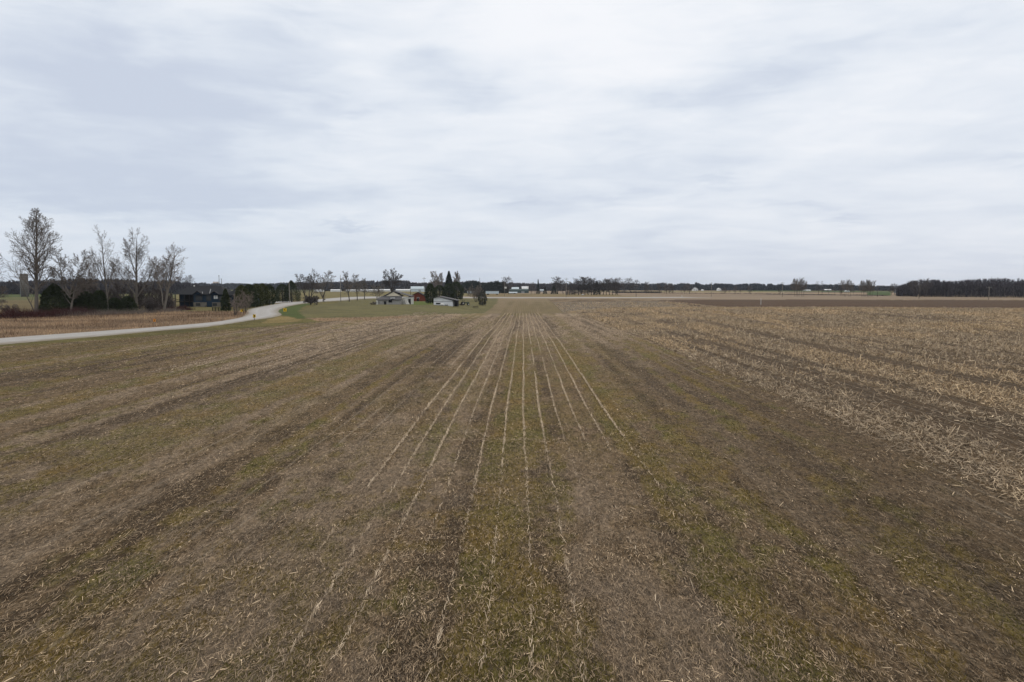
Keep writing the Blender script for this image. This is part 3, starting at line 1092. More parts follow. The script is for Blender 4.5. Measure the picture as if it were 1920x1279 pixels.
# corn litter on the soil between the rows and spilling past the field edge
LIT_V, LIT_C = [], []
x, y, D = polar_samples(470000, 14, 260, .8)
spill = rs.rand(len(x)) < np.exp(-np.clip(13.5 - x, 0, 9) / .30)
keep = (x > 10) & ((inside(CORN_FAR, x, y) & ~((y > 205) & (x < 62))) | (spill & (y < 150))) & (rs.rand(len(x)) < .16 * (x < 60) + .4 * np.exp(-((x - 14.3) / .7) ** 2) + .88 * sstep(.36, .58, fbm(x / .9, y / 1.3, 161, 3) * .35 + vnoise((x - row_shift(y)) / 1.15, y / 60., 152) * .65))
x, y, D = x[keep], y[keep], D[keep]
yel = sstep(.40, .62, fbm(x / 5, y / 14, 86, 4))[:, None]
c = (np.array((.36, .31, .245)) * (1 - yel) + np.array((.47, .395, .29)) * yel) * np.clip(1 + rs.normal(0, .38, (len(x), 1)), .2, 1.6)
add_litter(x, y, rs.uniform(.05, .30, len(x)), rs.uniform(.007, .022, len(x)) * (1 + D / 80), c, 1.2, rs.uniform(.01, .09, len(x)), .32)
o = big_mesh('corn_litter', np.vstack(LIT_V), 4, T_litter, np.vstack(LIT_C))
tag(o, kind='stuff', label='dry corn leaves and husks lying thick between the tan corn stalks', cat='corn litter')

# dry roadside weeds beyond the gravel road
n = 60000
bb = WEEDS
x = rs.uniform(-130, -38, n)
y = rs.uniform(62, 190, n)
k = inside(WEEDS, x, y) & ~inside(road_poly, x + 0, y)
x, y = x[k], y[k]
n = len(x)
pat = fbm(x / 7, y / 7, 171, 3)
h = rs.uniform(.15, .60, n) * (.25 + 1.5 * pat)
b0 = np.stack([x, y, height(x, y) - .03], 1)
yaw = rs.rand(n) * 6.28
s_ = np.stack([np.cos(yaw), np.sin(yaw), 0 * x], 1) * rs.uniform(.015, .035, n)[:, None]
ln_ = np.stack([rs.normal(0, .3, n), rs.normal(0, .3, n), np.ones(n)], 1) * h[:, None]
Vw = np.stack([b0 - s_, b0 + s_, b0 + ln_], 1).reshape(-1, 3)
pt = sstep(.40, .58, fbm(x / 9, y / 4, 172, 4))[:, None]
cw = (np.array((.135, .095, .075)) * (1 - pt) + np.array((.50, .385, .27)) * pt) * (1 + rs.normal(0, .25, (n, 1)))
o = big_mesh('dry_grass', Vw, 3, T_grass, np.clip(cw, .02, .7))
tag(o, kind='stuff', label='tan and brown dry weeds between the gravel road and the bare trees', cat='dry grass')


# dark red brush under the tree line
def brush(name, label, pts, n, h0, h1, wid, m, tw=.02):
    P = wpoly(pts)
    Q = dense(P, 200)
    i = rs.randint(0, 200, n)
    x = Q[i, 0] + rs.normal(0, wid, n)
    y = Q[i, 1] + rs.normal(0, wid, n)
    cl = fbm(x / 2.2, y / 2.2, 181, 3)
    h = rs.uniform(h0, h1, n) * (.35 + 1.3 * cl)
    b0 = np.stack([x, y, height(x, y) - .05], 1)
    yaw = rs.rand(n) * 6.28
    s = np.stack([np.cos(yaw), np.sin(yaw), 0 * x], 1) * (tw * rs.uniform(.6, 1.5, n))[:, None]
    l = np.stack([rs.normal(0, .4, n), rs.normal(0, .4, n), np.ones(n)], 1) * h[:, None]
    o = big_mesh(name, np.stack([b0 - s, b0 + s, b0 + l], 1).reshape(-1, 3), 3, m)
    return tag(o, kind='stuff', label=label, cat='brush')


brush('red_brush', 'low dark red dogwood brush in front of the bare trees', [(-120, 602), (0, 597), (60, 595), (130, 592), (165, 590.5)], 9000, .4, 1.9, 1.3, M['twig_red'], .028)
brush('brown_brush', 'low brown brush and briars at the feet of the dark evergreens', [(60, 594), (150, 592), (200, 589.5), (262, 588), (330, 584)], 8000, .25, 1.3, 1.2, M['twig'], .02)
brush('red_brush', 'dark red twiggy brush to the right of the leaning bare tree', [(306, 583), (330, 582), (352, 581)], 2600, .4, 1.3, .9, M['twig_red'], .026)
brush('ditch_brush', 'dark scrub along the far ditch left of the roadside trees', [(1150, 549.5), (1200, 549.5), (1235, 550)], 2500, 1.0, 2.6, 2.0, M['twig_far'], .12)
brush('ditch_brush', 'thin dark hedge line running under the far roadside trees', [(1235, 550), (1300, 550.4), (1420, 551.6), (1600, 554), (1660, 555)], 5000, .5, 1.0, 1.5, M['twig_far'], .10)


# ================================================================== bare trees
class Tree:
    def __init__(s, seed):
        s.r = random.Random(seed)
        s.trunk, s.crown = MB(), MB()

    def rv(s):
        return Vector((s.r.gauss(0, 1), s.r.gauss(0, 1), s.r.gauss(0, 1)))

    def grow(s, pos, d, Ln, r, lv, P):
        n = P['seg'][lv]
        pts, rads, dirs = [pos.copy()], [r], [d.copy()]
        p = pos.copy()
        for i in range(n):
            d = (d + s.rv() * P['jit'][lv] + Vector((0, 0, 1)) * P['trop'][lv]).normalized()
            p = p + d * (Ln / n)
            pts.append(p.copy())
            rads.append(max(P['rmin'], r * (1 - (1 - P['tip']) * (i + 1) / n)))
            dirs.append(d.copy())
        mb = s.trunk if lv <= P.get('trunk_lv', 1) else s.crown
        mb.tube(pts, rads, 7 if lv == 0 else (5 if lv == 1 else 3), cap=False)
        if lv >= P['max']:
            return
        nc = P['nch'][lv]
        st = P['start'][lv]
        az0 = s.r.random() * 6.28
        for k in range(nc):
            tt = st + (1 - st) * (k + .3 + .7 * s.r.random()) / nc
            tt = min(tt, .99)
            fi = tt * n
            i = min(int(fi), n - 1)
            q = pts[i].lerp(pts[i + 1], fi - i)
            dd = dirs[i + 1]
            a = dd.orthogonal().normalized()
            az = az0 + k * 2.4 + s.r.gauss(0, .35)
            side = (a * math.cos(az) + dd.cross(a) * math.sin(az))
            an = R(P['ang'][lv]) * s.r.uniform(.7, 1.25)
            nd = (dd * math.cos(an) + side * math.sin(an)).normalized()
            sh = P['shape'](tt) if lv == 0 else (1 - .55 * tt)
            cl = Ln * P['lr'][lv] * sh * s.r.uniform(.75, 1.2)
            rr = max(P['rmin'], (rads[i] * (1 - fi + i) + rads[i + 1] * (fi - i)) * P['rr'][lv])
            s.grow(q, nd, cl, rr, lv + 1, P)


def params(**k):
    P = dict(seg=[10, 6, 4, 3, 2], jit=[.035, .06, .07, .06, .05], trop=[.02, .04, .04, .02, .0], nch=[26, 10, 5, 2, 0], start=[.25, .2, .15, .15, 0],
             ang=[48, 40, 34, 30, 30], lr=[.36, .50, .62, .8, .5], rr=[.45, .55, .6, .7, .7], tip=.15, rmin=.014, max=4, shape=lambda t: 1.15 - .75 * t)
    P.update(k)
    return P


def make_tree(label, p, stems, P, bark, twig, seed, name='bare_tree', group=None, rz=0):
    T = Tree(seed)
    for (off, d, Ln, r, lv) in stems:
        T.grow(Vector(off), Vector(d).normalized(), Ln, r, lv, P)
    t_ = thing(name, label, 'tree', p, rz, group)
    T.trunk.build('trunk', M[bark], t_, True)
    T.crown.build('crown', M[twig], t_)
    return t_


def hp(p, base, top):
    return metres(p, base - top) * .925      # side twigs reach above the leader


GL = 'bare trees in the row beyond the gravel road'
# tall poplar with a second stem leaning left
p = ground(68, 589)
h = hp(p, 589, 396) * 1.07
make_tree('tallest bare tree at the left, with a second stem leaning left', p,
          [((0, 0, -.2), (.02, 0, 1), h * 1.0, .42, 0), ((-.2, 0, 0), (-.46, .1, 1), h * .60, .13, 1)],
          params(nch=[44, 9, 5, 2, 0], ang=[46, 40, 34, 30, 30], lr=[.205, .54, .62, .8, .5], trop=[.01, .07, .05, .02, .0], start=[.20, .12, .12, .12, 0], rmin=.021,
                 shape=lambda t: .55 + .75 * math.sin(math.pi * min(1, t * .95 + .12)) - .45 * max(0, t - .75) * 2), 'bark', 'twig', 21, group=GL)
p = ground(-22, 592)
h = hp(p, 592, 425)
make_tree('bare tree cut off by the left edge of the picture', p, [((0, 0, -.2), (.05, 0, 1), h, .36, 0), ((0, 0, 0), (.75, .0, 1), h * .42, .14, 0)],
          params(nch=[24, 8, 5, 4, 0], ang=[54, 42, 38, 36, 30], lr=[.30, .5, .5, .6, .5], start=[.3, .2, .15, .15, 0]), 'bark', 'twig', 5, group=GL)
p = ground(133, 588)
h = hp(p, 588, 462)
make_tree('broad low bare tree in front of the dark cedar', p, [((0, 0, -.2), (.02, 0, 1), h * .62, .26, 0), ((0, 0, h * .3), (-.50, 0, 1), h * .72, .17, 0), ((0, 0, h * .32), (.45, .1, 1), h * .66, .16, 0), ((0, 0, h * .25), (-.8, .2, .8), h * .5, .13, 0), ((0, 0, h * .3), (.85, .2, .8), h * .45, .12, 0)],
          params(nch=[16, 8, 5, 2, 0], ang=[50, 42, 34, 30, 30], lr=[.42, .50, .62, .8, .5], trop=[.02, .04, .02, .02, 0], start=[.22, .15, .12, .12, 0], jit=[.07, .09, .08, .06, .05], rmin=.021), 'bark_pale', 'twig', 31, group=GL)
p = ground(160, 585)
h = hp(p, 585, 480)
make_tree('thin bare tree leaning right behind the broad low one', p, [((0, 0, -.2), (.18, 0, 1), h, .18, 0)],
          params(nch=[16, 7, 5, 3, 0], ang=[40, 42, 38, 36, 30], lr=[.34, .48, .55, .6, .5], start=[.3, .2, .15, .15, 0]), 'bark_dark', 'twig', 36, group=GL)
p = ground(202, 587)
h = hp(p, 587, 436)
make_tree('slender bare tree with long upright limbs, third tall one from left', p, [((0, 0, -.2), (-.01, 0, 1), h, .27, 0), ((0, 0, h * .30), (-.28, .0, 1), h * .50, .13, 0), ((0, 0, h * .12), (-.62, .1, 1), h * .66, .14, 0), ((0, 0, h * .22), (.30, .1, 1), h * .45, .11, 0)],
          params(nch=[15, 7, 4, 2, 0], ang=[36, 36, 32, 30, 30], lr=[.38, .46, .6, .8, .5], start=[.30, .2, .15, .15, 0], trop=[.02, .07, .06, .03, .0]), 'bark', 'twig', 41, group=GL)
p = ground(228, 583)
h = hp(p, 583, 482)
make_tree('small bare tree between two tall slender ones', p, [((0, 0, -.2), (-.1, 0, 1), h, .16, 0), ((0, 0, .5), (.3, 0, 1), h * .8, .12, 0)],
          params(nch=[14, 7, 5, 3, 0], ang=[44, 42, 38, 36, 30], lr=[.36, .48, .55, .6, .5], start=[.25, .2, .15, .15, 0]), 'bark_dark', 'twig', 46, group=GL)
p = ground(256, 585)
h = hp(p, 585, 434)
make_tree('tall bare tree with arching low limbs on both sides', p, [((0, 0, -.2), (-.02, 0, 1), h, .34, 0), ((0, 0, h * .18), (.75, .1, .9), h * .55, .17, 0), ((0, 0, h * .22), (-.75, .1, .9), h * .50, .15, 0), ((0, 0, h * .52), (-.22, 0, 1), h * .42, .13, 0), ((0, 0, h * .5), (.36, 0, 1), h * .36, .12, 0)],
          params(nch=[15, 8, 5, 2, 0], ang=[40, 38, 34, 30, 30], lr=[.40, .48, .6, .8, .5], start=[.30, .18, .15, .15, 0], trop=[.035, .06, .05, .03, .0]), 'bark', 'twig', 51, group=GL)
p = ground(282, 581)
h = hp(p, 581, 492)
make_tree('short spreading bare tree left of the leaning one', p, [((0, 0, -.2), (.1, 0, 1), h, .16, 0), ((0, 0, .5), (-.4, 0, 1), h * .8, .12, 0)],
          params(nch=[15, 7, 5, 3, 0], ang=[48, 42, 38, 36, 30], lr=[.40, .48, .55, .6, .5], start=[.25, .2, .15, .15, 0]), 'bark_dark', 'twig', 56, group=GL)
p = ground(306, 584)
h = hp(p, 584, 462)
make_tree('pale barked bare tree leaning right, last of the row', p, [((0, 0, -.2), (.36, 0, 1), h * 1.02, .32, 0), ((0, 0, h * .1), (-.16, .1, 1), h * .74, .17, 0), ((.9, 0, h * .24), (.12, 0, 1), h * .62, .14, 0)],
          params(nch=[20, 9, 5, 2, 0], ang=[38, 38, 34, 30, 30], lr=[.40, .48, .6, .8, .5], start=[.30, .15, .12, .12, 0], trop=[.012, .06, .05, .03, .0]), 'bark_pale', 'twig_pale', 61, group=GL)


# ---- foliage crowns of many small sprays
def spray_crown(seed, Hh, Wd, prof_f, n, size, base=.04, lump=.22, dens_in=.45, up=.3):
    r_ = np.random.RandomState(seed)
    tt = base + (1 - base) * r_.rand(n) ** .95
    az = r_.rand(n) * 6.283
    rad_ = np.array([prof_f(a) for a in tt]) * Wd / 2
    lumpn = 1 + lump * (2 * fbm(az * 1.6 + 5, tt * Hh / (Wd * .35), seed, 3) - 1) * 1.5
    rr2 = rad_ * lumpn * (1 - dens_in * r_.rand(n) ** 1.8)
    P = np.stack([np.cos(az) * rr2, np.sin(az) * rr2, tt * Hh], 1)
    outv = np.stack([np.cos(az), np.sin(az), np.full(n, up)], 1) + r_.normal(0, .55, (n, 3))
    outv = unit(outv)
    s = unit(np.cross(outv, r_.normal(0, 1, (n, 3))))
    L_ = size * r_.uniform(.5, 1.4, n)[:, None]
    W_ = size * .42 * r_.uniform(.6, 1.3, n)[:, None]
    return np.stack([P - outv * L_ * .4 - s * W_ * .5, P - outv * L_ * .4 + s * W_ * .5, P + outv * L_ * .6], 1).reshape(-1, 3)


def cone(t):
    return max(.03, (1 - t) ** .85)


def egg(t):
    return max(.05, math.sin(math.pi * min(1, (t * .80 + .20) ** 1.15)) ** .55)


def dome(t):
    return max(.05, math.sqrt(max(0, 1 - t ** 2.4)))


def cedar(t):
    return max(.05, (1 - t ** 2.3)) ** .85 * (.8 + .2 * min(1, t * 6)) * 1.18


def evergreen(label, p, Hh, Wd, pf, n, size, m, seed, name='evergreen_tree', group=None, cat='evergreen'):
    t_ = thing(name, label, cat, p, 0, group)
    MB().tube([Vector((0, 0, -.2)), Vector((0, 0, Hh * .5)), Vector((0, 0, Hh * .93))], [Wd * .05 + .05, Wd * .03 + .03, .02], 6).build('trunk', M['bark_dark'], t_)
    big_mesh('crown', spray_crown(seed, Hh, Wd, pf, n, size), 3, M[m], None, t_)
    return t_


def eg_px(px, base, top, wpx, pf, m, seed, label, n=3500, size=.5, name='cedar_tree', group=None, cat='evergreen', dist=None):
    p = ground(px, base) if dist is None else at_dist(px, dist)
    return evergreen(label, p, metres(p, base - top), metres(p, wpx), pf, n, size, M and m, seed, name, group, cat)


GC = 'dark evergreens under the row of bare trees'
eg_px(104, 588, 533, 46, cedar, 'cedar', 201, 'large dark cedar right of the tallest bare tree', 6500, .55, group=GC)
eg_px(136, 587, 544, 30, cedar, 'cedar', 202, 'dark cedar behind the pale trunk of the broad low tree', 4500, .5, group=GC)
eg_px(163, 587, 547, 34, dome, 'cedar', 203, 'dark brownish bushy cedar, third from the left', 4500, .5, group=GC)
eg_px(188, 587, 545, 30, dome, 'cedar', 204, 'dark bushy cedar left of the slender tree trunk', 4000, .5, group=GC)
eg_px(216, 586, 559, 26, dome, 'cedar', 205, 'low dark cedar right of the slender tree trunk', 3000, .5, group=GC)
eg_px(240, 586, 556, 30, dome, 'cedar', 206, 'low dark cedar left of the trunk with arching limbs', 3200, .5, group=GC)


# leafless round shrubs
def shrub(label, px, base, top, wpx, seed, m='twig', n=700, th=.022, name='bare_shrub', group=None):
    p = ground(px, base)
    Hh, Wd = metres(p, base - top), metres(p, wpx)
    T = Tree(seed)
    P = params(seg=[4, 3, 2, 2, 2], nch=[7, 5, 4, 0, 0], start=[.15, .15, .15, 0, 0], ang=[36, 40, 40, 30, 30], lr=[.5, .55, .6, .5, .5], rmin=th, max=3, tip=.3, trunk_lv=0, shape=lambda t: 1.1 - .5 * t, jit=[.1, .14, .18, .2, .2])
    k = max(5, n // 90)
    for i in range(k):
        a = T.r.random() * 6.28
        lean = T.r.random() * Wd / Hh * .55
        T.grow(Vector((math.cos(a) * Wd * .06, math.sin(a) * Wd * .06, -.1)), Vector((math.cos(a) * lean, math.sin(a) * lean, 1)).normalized(), Hh * T.r.uniform(.55, .85), .06, 0, P)
    t_ = thing(name, label, 'shrub', p, 0, group)
    T.trunk.build('stems', M['bark_dark'], t_)
    T.crown.build('crown', M[m], t_)
    return t_


shrub('dense brown leafless bush right of the trunk with arching limbs', 283, 587, 556, 36, 301, 'twig_dark', 2200, .035)
shrub('leafless brown bush behind the leaning pale tree', 320, 581, 558, 26, 302, 'twig', 1200, .03)
shrub('leafless grey shrub at the right of the narrow cedar', 440, 591, 549, 24, 303, 'twig_pale', 500, .018, group='leafless shrubs by the curve')
shrub('taller leafless shrub in front of the cedar hedge', 459, 588, 546, 24, 304, 'twig_pale', 500, .018, group='leafless shrubs by the curve')
shrub('low leafless bush at the left end of the tree row, half in brush', 20, 589, 566, 40, 305, 'twig', 900, .028)

# ---- cedar hedge by the curve
GH = 'cedars by the road curve'
eg_px(424, 584, 542, 15, cedar, 'cedar', 211, 'narrow dark cedar standing alone right of the blue house', 3000, .42, group=GH)
for i, (px, b_, t_, w_, lb) in enumerate([
        (454, 578, 535, 27, 'leftmost tall cedar of the hedge behind the leafless shrubs'), (468, 577, 533, 27, 'second cedar from the left in the hedge'),
        (482, 575.5, 533, 27, 'middle cedar of the hedge by the road curve'), (493, 573.5, 532, 25, 'fourth cedar of the hedge, olive topped'),
        (505, 572, 534, 26, 'rightmost cedar of the hedge, beside the driveway mouth')]):
    eg_px(px, b_, t_, w_, egg, 'cedar_olive' if i in (0, 2, 3) else 'cedar', 220 + i, lb, 3800, .5, group=GH)
eg_px(530, 566.5, 532.5, 27, egg, 'cedar', 231, 'broad cedar left of the pale utility pole', 4000, .55, group=GH)
eg_px(547, 566.5, 526.5, 28, cedar, 'cedar', 232, 'pointed cedar right of the pale utility pole', 4000, .55, group=GH)

# ---- trees along the middle road, near the farm
GM = 'bare trees along the road by the farm'
MP = dict(rmin=.028)
p = ground(580, 568)
h = hp(p, 568, 509)
make_tree('wide bare tree behind the low umbrella shaped one', p, [((-.6, 0, -.2), (-.40, 0, 1), h * 1.0, .30, 0), ((.3, 0, -.2), (.22, 0, 1), h * 1.0, .28, 0), ((0, 0, h * .2), (-.05, .3, 1), h * .7, .2, 0)],
          params(nch=[18, 8, 5, 2, 0], ang=[50, 42, 34, 30, 30], lr=[.42, .50, .62, .8, .5], **MP), 'bark_dark', 'twig_dark', 71, group=GM)
p = ground(583, 572)
T_h = hp(p, 572, 552)
make_tree('low umbrella shaped dark bare tree beside the road', p, [((0, 0, -.2), (-.25, 0, 1), T_h * .75, .22, 0), ((0, 0, .4), (.7, 0, .8), T_h * .95, .16, 0), ((0, 0, .5), (-.9, .3, .7), T_h * .9, .14, 0), ((0, 0, .5), (.3, .8, .8), T_h * .8, .14, 0), ((0, 0, .5), (.2, -.8, .8), T_h * .8, .14, 0)],
          params(nch=[14, 9, 6, 4, 0], ang=[62, 52, 44, 40, 30], lr=[.6, .55, .5, .5, .5], trop=[0, .0, .02, .03, .03], start=[.3, .15, .1, .1, 0], **MP), 'bark_dark', 'twig_dark', 72, group=GM)
p = ground(606, 566)
h = hp(p, 566, 508)
make_tree('bare tree forking low, right of the wide one by the road', p, [((0, 0, -.2), (.02, 0, 1), h * .34, .34, 1), ((0, 0, h * .14), (.32, 0, 1), h * .86, .22, 0), ((0, 0, h * .12), (-.50, 0, 1), h * .62, .18, 0)],
          params(nch=[18, 8, 5, 2, 0], ang=[50, 42, 34, 30, 30], lr=[.46, .50, .62, .8, .5], **MP), 'bark_dark', 'twig', 73, group=GM)
for i, (px, b_, t_, lean, ang_, lr_, lb) in enumerate([
        (655, 565.5, 508, -.03, 38, .30, 'tall narrow bare tree right of the pale pole by the road'),
        (670, 563.5, 515, .02, 42, .36, 'rounded bare tree, middle of the three by the road bend'),
        (683.5, 561.5, 521, .0, 40, .32, 'smaller bare tree, last of the three by the road bend')]):
    p = ground(px, b_)
    h = hp(p, b_, t_)
    make_tree(lb, p, [((0, 0, -.2), (lean, 0, 1), h, .24, 0)], params(nch=[26, 8, 5, 2, 0], ang=[ang_ + 6, 38, 34, 30, 30], lr=[lr_, .50, .62, .8, .5], start=[.22, .15, .15, .15, 0], **MP), 'bark_dark', 'twig', 80 + i, group=GM)
p = ground(708, 563)
h = hp(p, 563, 531)
make_tree('low spreading bare tree left of the grey farm shed', p, [((0, 0, -.2), (-.4, 0, 1), h, .2, 0), ((0, 0, -.2), (.45, 0, 1), h, .2, 0), ((0, 0, -.2), (.0, .4, 1), h, .2, 0)],
          params(nch=[14, 7, 5, 3, 0], ang=[50, 46, 40, 36, 30], lr=[.42, .5, .5, .55, .5], **MP), 'bark_pale', 'twig', 85, group=GM)
p = ground(735, 561)
h = hp(p, 561, 506)
make_tree('large dark bare tree rising behind the grey farm shed', p, [((0, 0, -.2), (.0, 0, 1), h * .45, .5, 1), ((0, 0, h * .25), (-.38, 0, 1), h * .75, .30, 0), ((0, 0, h * .25), (.10, .1, 1), h * .78, .30, 0), ((0, 0, h * .24), (.46, 0, 1), h * .68, .26, 0), ((0, 0, h * .3), (-.8, 0, .9), h * .45, .2, 0)],
          params(nch=[16, 8, 5, 2, 0], ang=[48, 40, 34, 30, 30], lr=[.42, .50, .62, .8, .5], rmin=.04), 'bark_dark', 'twig_dark', 86, group=GM)
p = ground(820, 558)
h = hp(p, 558, 508)
make_tree('tall bare tree rising behind the dark evergreens, left one', p, [((0, 0, -.2), (-.08, 0, 1), h, .35, 0), ((0, 0, h * .3), (.3, 0, 1), h * .65, .2, 0)],
          params(nch=[24, 9, 5, 2, 0], ang=[50, 40, 34, 30, 30], lr=[.36, .50, .62, .8, .5], rmin=.04), 'bark', 'twig_pale', 87, group=GM)
p = ground(855, 558)
h = hp(p, 558, 508.5)
make_tree('tall bare tree rising right of the pointed spruce', p, [((0, 0, -.2), (.0, 0, 1), h, .35, 0), ((0, 0, h * .35), (.22, 0, 1), h * .6, .2, 0)],
          params(nch=[24, 9, 5, 2, 0], ang=[50, 40, 34, 30, 30], lr=[.30, .50, .62, .8, .5], rmin=.04), 'bark', 'twig_pale', 88, group=GM)
GE = 'evergreens around the farm'
eg_px(807, 569, 532, 21, egg, 'cedar', 241, 'dark cedar on a short trunk left of the white open shed', 3500, .6, group=GE)
eg_px(824, 563, 535, 27, egg, 'cedar', 242, 'low dark cedar behind the roof of the white open shed', 3500, .6, group=GE)
eg_px(842, 561, 509, 28, cone, 'spruce', 243, 'tall pointed spruce, highest evergreen of the farm', 4500, .75, name='spruce_tree', group=GE)
eg_px(856, 562.5, 528.5, 27, egg, 'cedar', 244, 'broad dark cedar right of the pointed spruce', 4500, .65, group=GE)
eg_px(842, 563, 532, 26, egg, 'cedar', 245, 'dark cedar in front of the pointed spruce', 4000, .65, group=GE)
eg_px(904.5, 572.5, 547, 17, egg, 'juniper', 246, 'grey green juniper bush standing at the edge of the field', 2600, .45, group=GE)
shrub('leafless grey bush left of the grey green juniper', 893, 566, 532, 26, 307, 'twig', 900, .05)
shrub('low brown brush at the left end of the grey farm shed', 700, 571.5, 564, 22, 308, 'twig', 700, .04)

# ================================================================== buildings
def gable(name, label, cat, p, rz, w_, d_, wh, rh, wall, roof, over=.4, axis='x', group=None, chim=False):
    """rectangular building; ridge along x or y; origin at base centre. Returns thing, wall part and roof part"""
    t_ = thing(name, label, cat, p, rz, group)
    m = MB()
    if axis == 'x':
        poly = [(-d_ / 2, -.4), (d_ / 2, -.4), (d_ / 2, wh), (0, wh + rh), (-d_ / 2, wh)]
        m.prism_x(poly, -w_ / 2, w_ / 2)
    else:
        poly = [(-w_ / 2, -.4), (w_ / 2, -.4), (w_ / 2, wh), (0, wh + rh), (-w_ / 2, wh)]
        m.prism(poly, -d_ / 2, d_ / 2)
    wo = m.build('wall', M[wall], t_)
    th = .16
    m = MB()
    half = (d_ if axis == 'x' else w_) / 2
    sl = rh / half
    e_ = half + over
    ze = wh - over * sl
    prof2 = [(-e_, ze + .02), (0, wh + rh + .02), (e_, ze + .02), (e_, ze + .02 + th), (0, wh + rh + .02 + th), (-e_, ze + .02 + th)]
    if axis == 'x':
        m.prism_x(prof2, -w_ / 2 - over, w_ / 2 + over)
    else:
        m.prism(prof2, -d_ / 2 - over, d_ / 2 + over)
    r_ = m.build('roof', M[roof], t_)
    return t_, wo, r_


def window(t_, x, z, w_, h_, yf, pane='glass', frame='trim', name='window'):
    """window in a wall facing -y at y = yf"""
    o = MB().box(x - w_ / 2 - .08, x + w_ / 2 + .08, yf - .06, yf + .02, z - h_ / 2 - .08, z + h_ / 2 + .08).build(name, M[frame], t_)
    MB().box(x - w_ / 2, x + w_ / 2, yf - .075, yf - .05, z - h_ / 2, z + h_ / 2).build('pane', M[pane], o)
    return o


def door(t_, x, w_, h_, yf, m='dark', z0=0.0, name='door'):
    o = MB().box(x - w_ / 2, x + w_ / 2, yf - .07, yf + .02, z0, z0 + h_).build(name, M[m], t_)
    return o


# ---- the dark blue house
p = ground(390, 575.5)
u = metres(p, 1)                       # one photo pixel in metres there
t_ = thing('house', 'dark blue house with charcoal roof and stone base beyond the bare trees', 'house', p, R(3))
X = lambda px: (px - 390) * u
Z = lambda py: (575.5 - py) * u
dep = 9.0
m = MB().box(X(364), X(424), 0, dep, -.3, Z(552))
m.build('wall', M['navy'], t_)
m = MB().box(X(424) + .003, X(470), 1.5, dep - .5, -.3, Z(554))
m.build('garage_wall', M['navy'], t_)
MB().box(X(363.6), X(388), -.10, .0, -.3, Z(567)).box(X(398), X(414), -.10, .0, -.3, Z(567)).build('stone_base', M['stone'], t_)


def hip(x0, x1, y0, y1, z0, z1, ins):
    v = [(x0, y0, z0), (x1, y0, z0), (x1, y1, z0), (x0, y1, z0), (x0 + ins, (y0 + y1) / 2, z1), (x1 - ins, (y0 + y1) / 2, z1)]
    m = MB()
    m.v = v
    m.f = [(0, 1, 5, 4), (2, 3, 4, 5), (1, 2, 5), (3, 0, 4), (3, 2, 1, 0)]
    return m


r1 = hip(X(326), X(427), -.9, dep + .8, Z(552.2), Z(535.5), X(349) - X(326)).build('roof', M['shingle'], t_)
hip(X(420), X(473), .8, dep, Z(554.2), Z(539.5), X(434) - X(420)).build('roof', M['shingle'], t_)
MB().tube([Vector((X(356), 4.0, Z(540))), Vector((X(356), 4.0, Z(535.2)))], .22, 8).build('vent_pipe', M['trim'], r1)
m = MB()
for (a, b_, c_, d__) in ((391, 543, 395.5, 551.6), (380, 548, 383, 551.8)):
    m.tube([Vector((X(a), 2.2 if a > 385 else .1, Z(b_) + .12)), Vector((X(c_), -.7, Z(d__) + .22))], .09, 4)
m.build('valley_flashing', M['galv'], r1)
for gx_, pk, hw in ((373.5, 546.5, 8.6), (404.5, 547.5, 8.6)):
    wz = Z(552)
    m = MB().prism([(X(gx_ - hw + 1.5), wz - .3), (X(gx_ + hw - 1.5), wz - .3), (X(gx_ + hw - 1.5), wz), (X(gx_), Z(pk) - .1), (X(gx_ - hw + 1.5), wz)], -.72, 3.0)
    g_ = m.build('gable', M['navy'], t_)
    MB().prism([(X(gx_ - hw), wz - .15), (X(gx_), Z(pk)), (X(gx_ + hw), wz - .15), (X(gx_ + hw), wz + .05), (X(gx_), Z(pk) + .2), (X(gx_ - hw), wz + .05)], -1.1, 3.4).build('gable_roof', M['shingle'], g_)
for x_, z_, w2, h2, fr in ((371, 559, .9, 1.5, 'timber'), (377, 559, .9, 1.5, 'timber'), (403, 556.3, .38, 1.2, 'trim'), (407, 556.3, .38, 1.2, 'trim'), (392, 559, 1.3, 1.6, 'timber'), (413, 559.5, .9, 1.3, 'timber')):
    if fr == 'trim':
        window(t_, X(x_), Z(z_), w2, h2, -.0, 'white', 'trim')
    else:
        window(t_, X(x_), Z(z_), w2, h2, -.0, 'glass', 'timber')
for x_ in (372, 403):
    window(t_, X(x_), Z(571), 1.2, .7, -.10, 'glass', 'timber', 'basement_window')
# covered deck at the left end
dk = MB().box(X(329), X(364) - .003, .2, dep - 2, Z(566.8), Z(565.6)).build('deck', M['timber'], t_)
for x_ in (329.5, 337.5, 346, 355):
    MB().box(X(x_) - .10, X(x_) + .10, .25, .45, -.3, Z(552.4)).build('deck_post', M['timber'], dk)
m = MB()
m.box(X(329), X(364) - .1, .05, .13, Z(561.6), Z(561.0))
for i in range(30):
    xx = X(329) + (X(363.5) - X(329)) * i / 29
    m.box(xx - .02, xx + .02, .06, .11, Z(565.6), Z(561.6))
m.build('railing', M['timber'], dk)
MB().box(X(330), X(364) - .004, 3.0, dep - 2, -.3, Z(552.4)).build('wall', M['navy'], t_)
door(t_, X(349), 2.6, 2.0, 3.0, 'dark', Z(565.4), 'patio_door')
MB().box(X(384), X(388), -1.6, 0, -.3, .3).box(X(384), X(388), -1.0, 0, .3, .6).build('steps', M['stone'], t_)

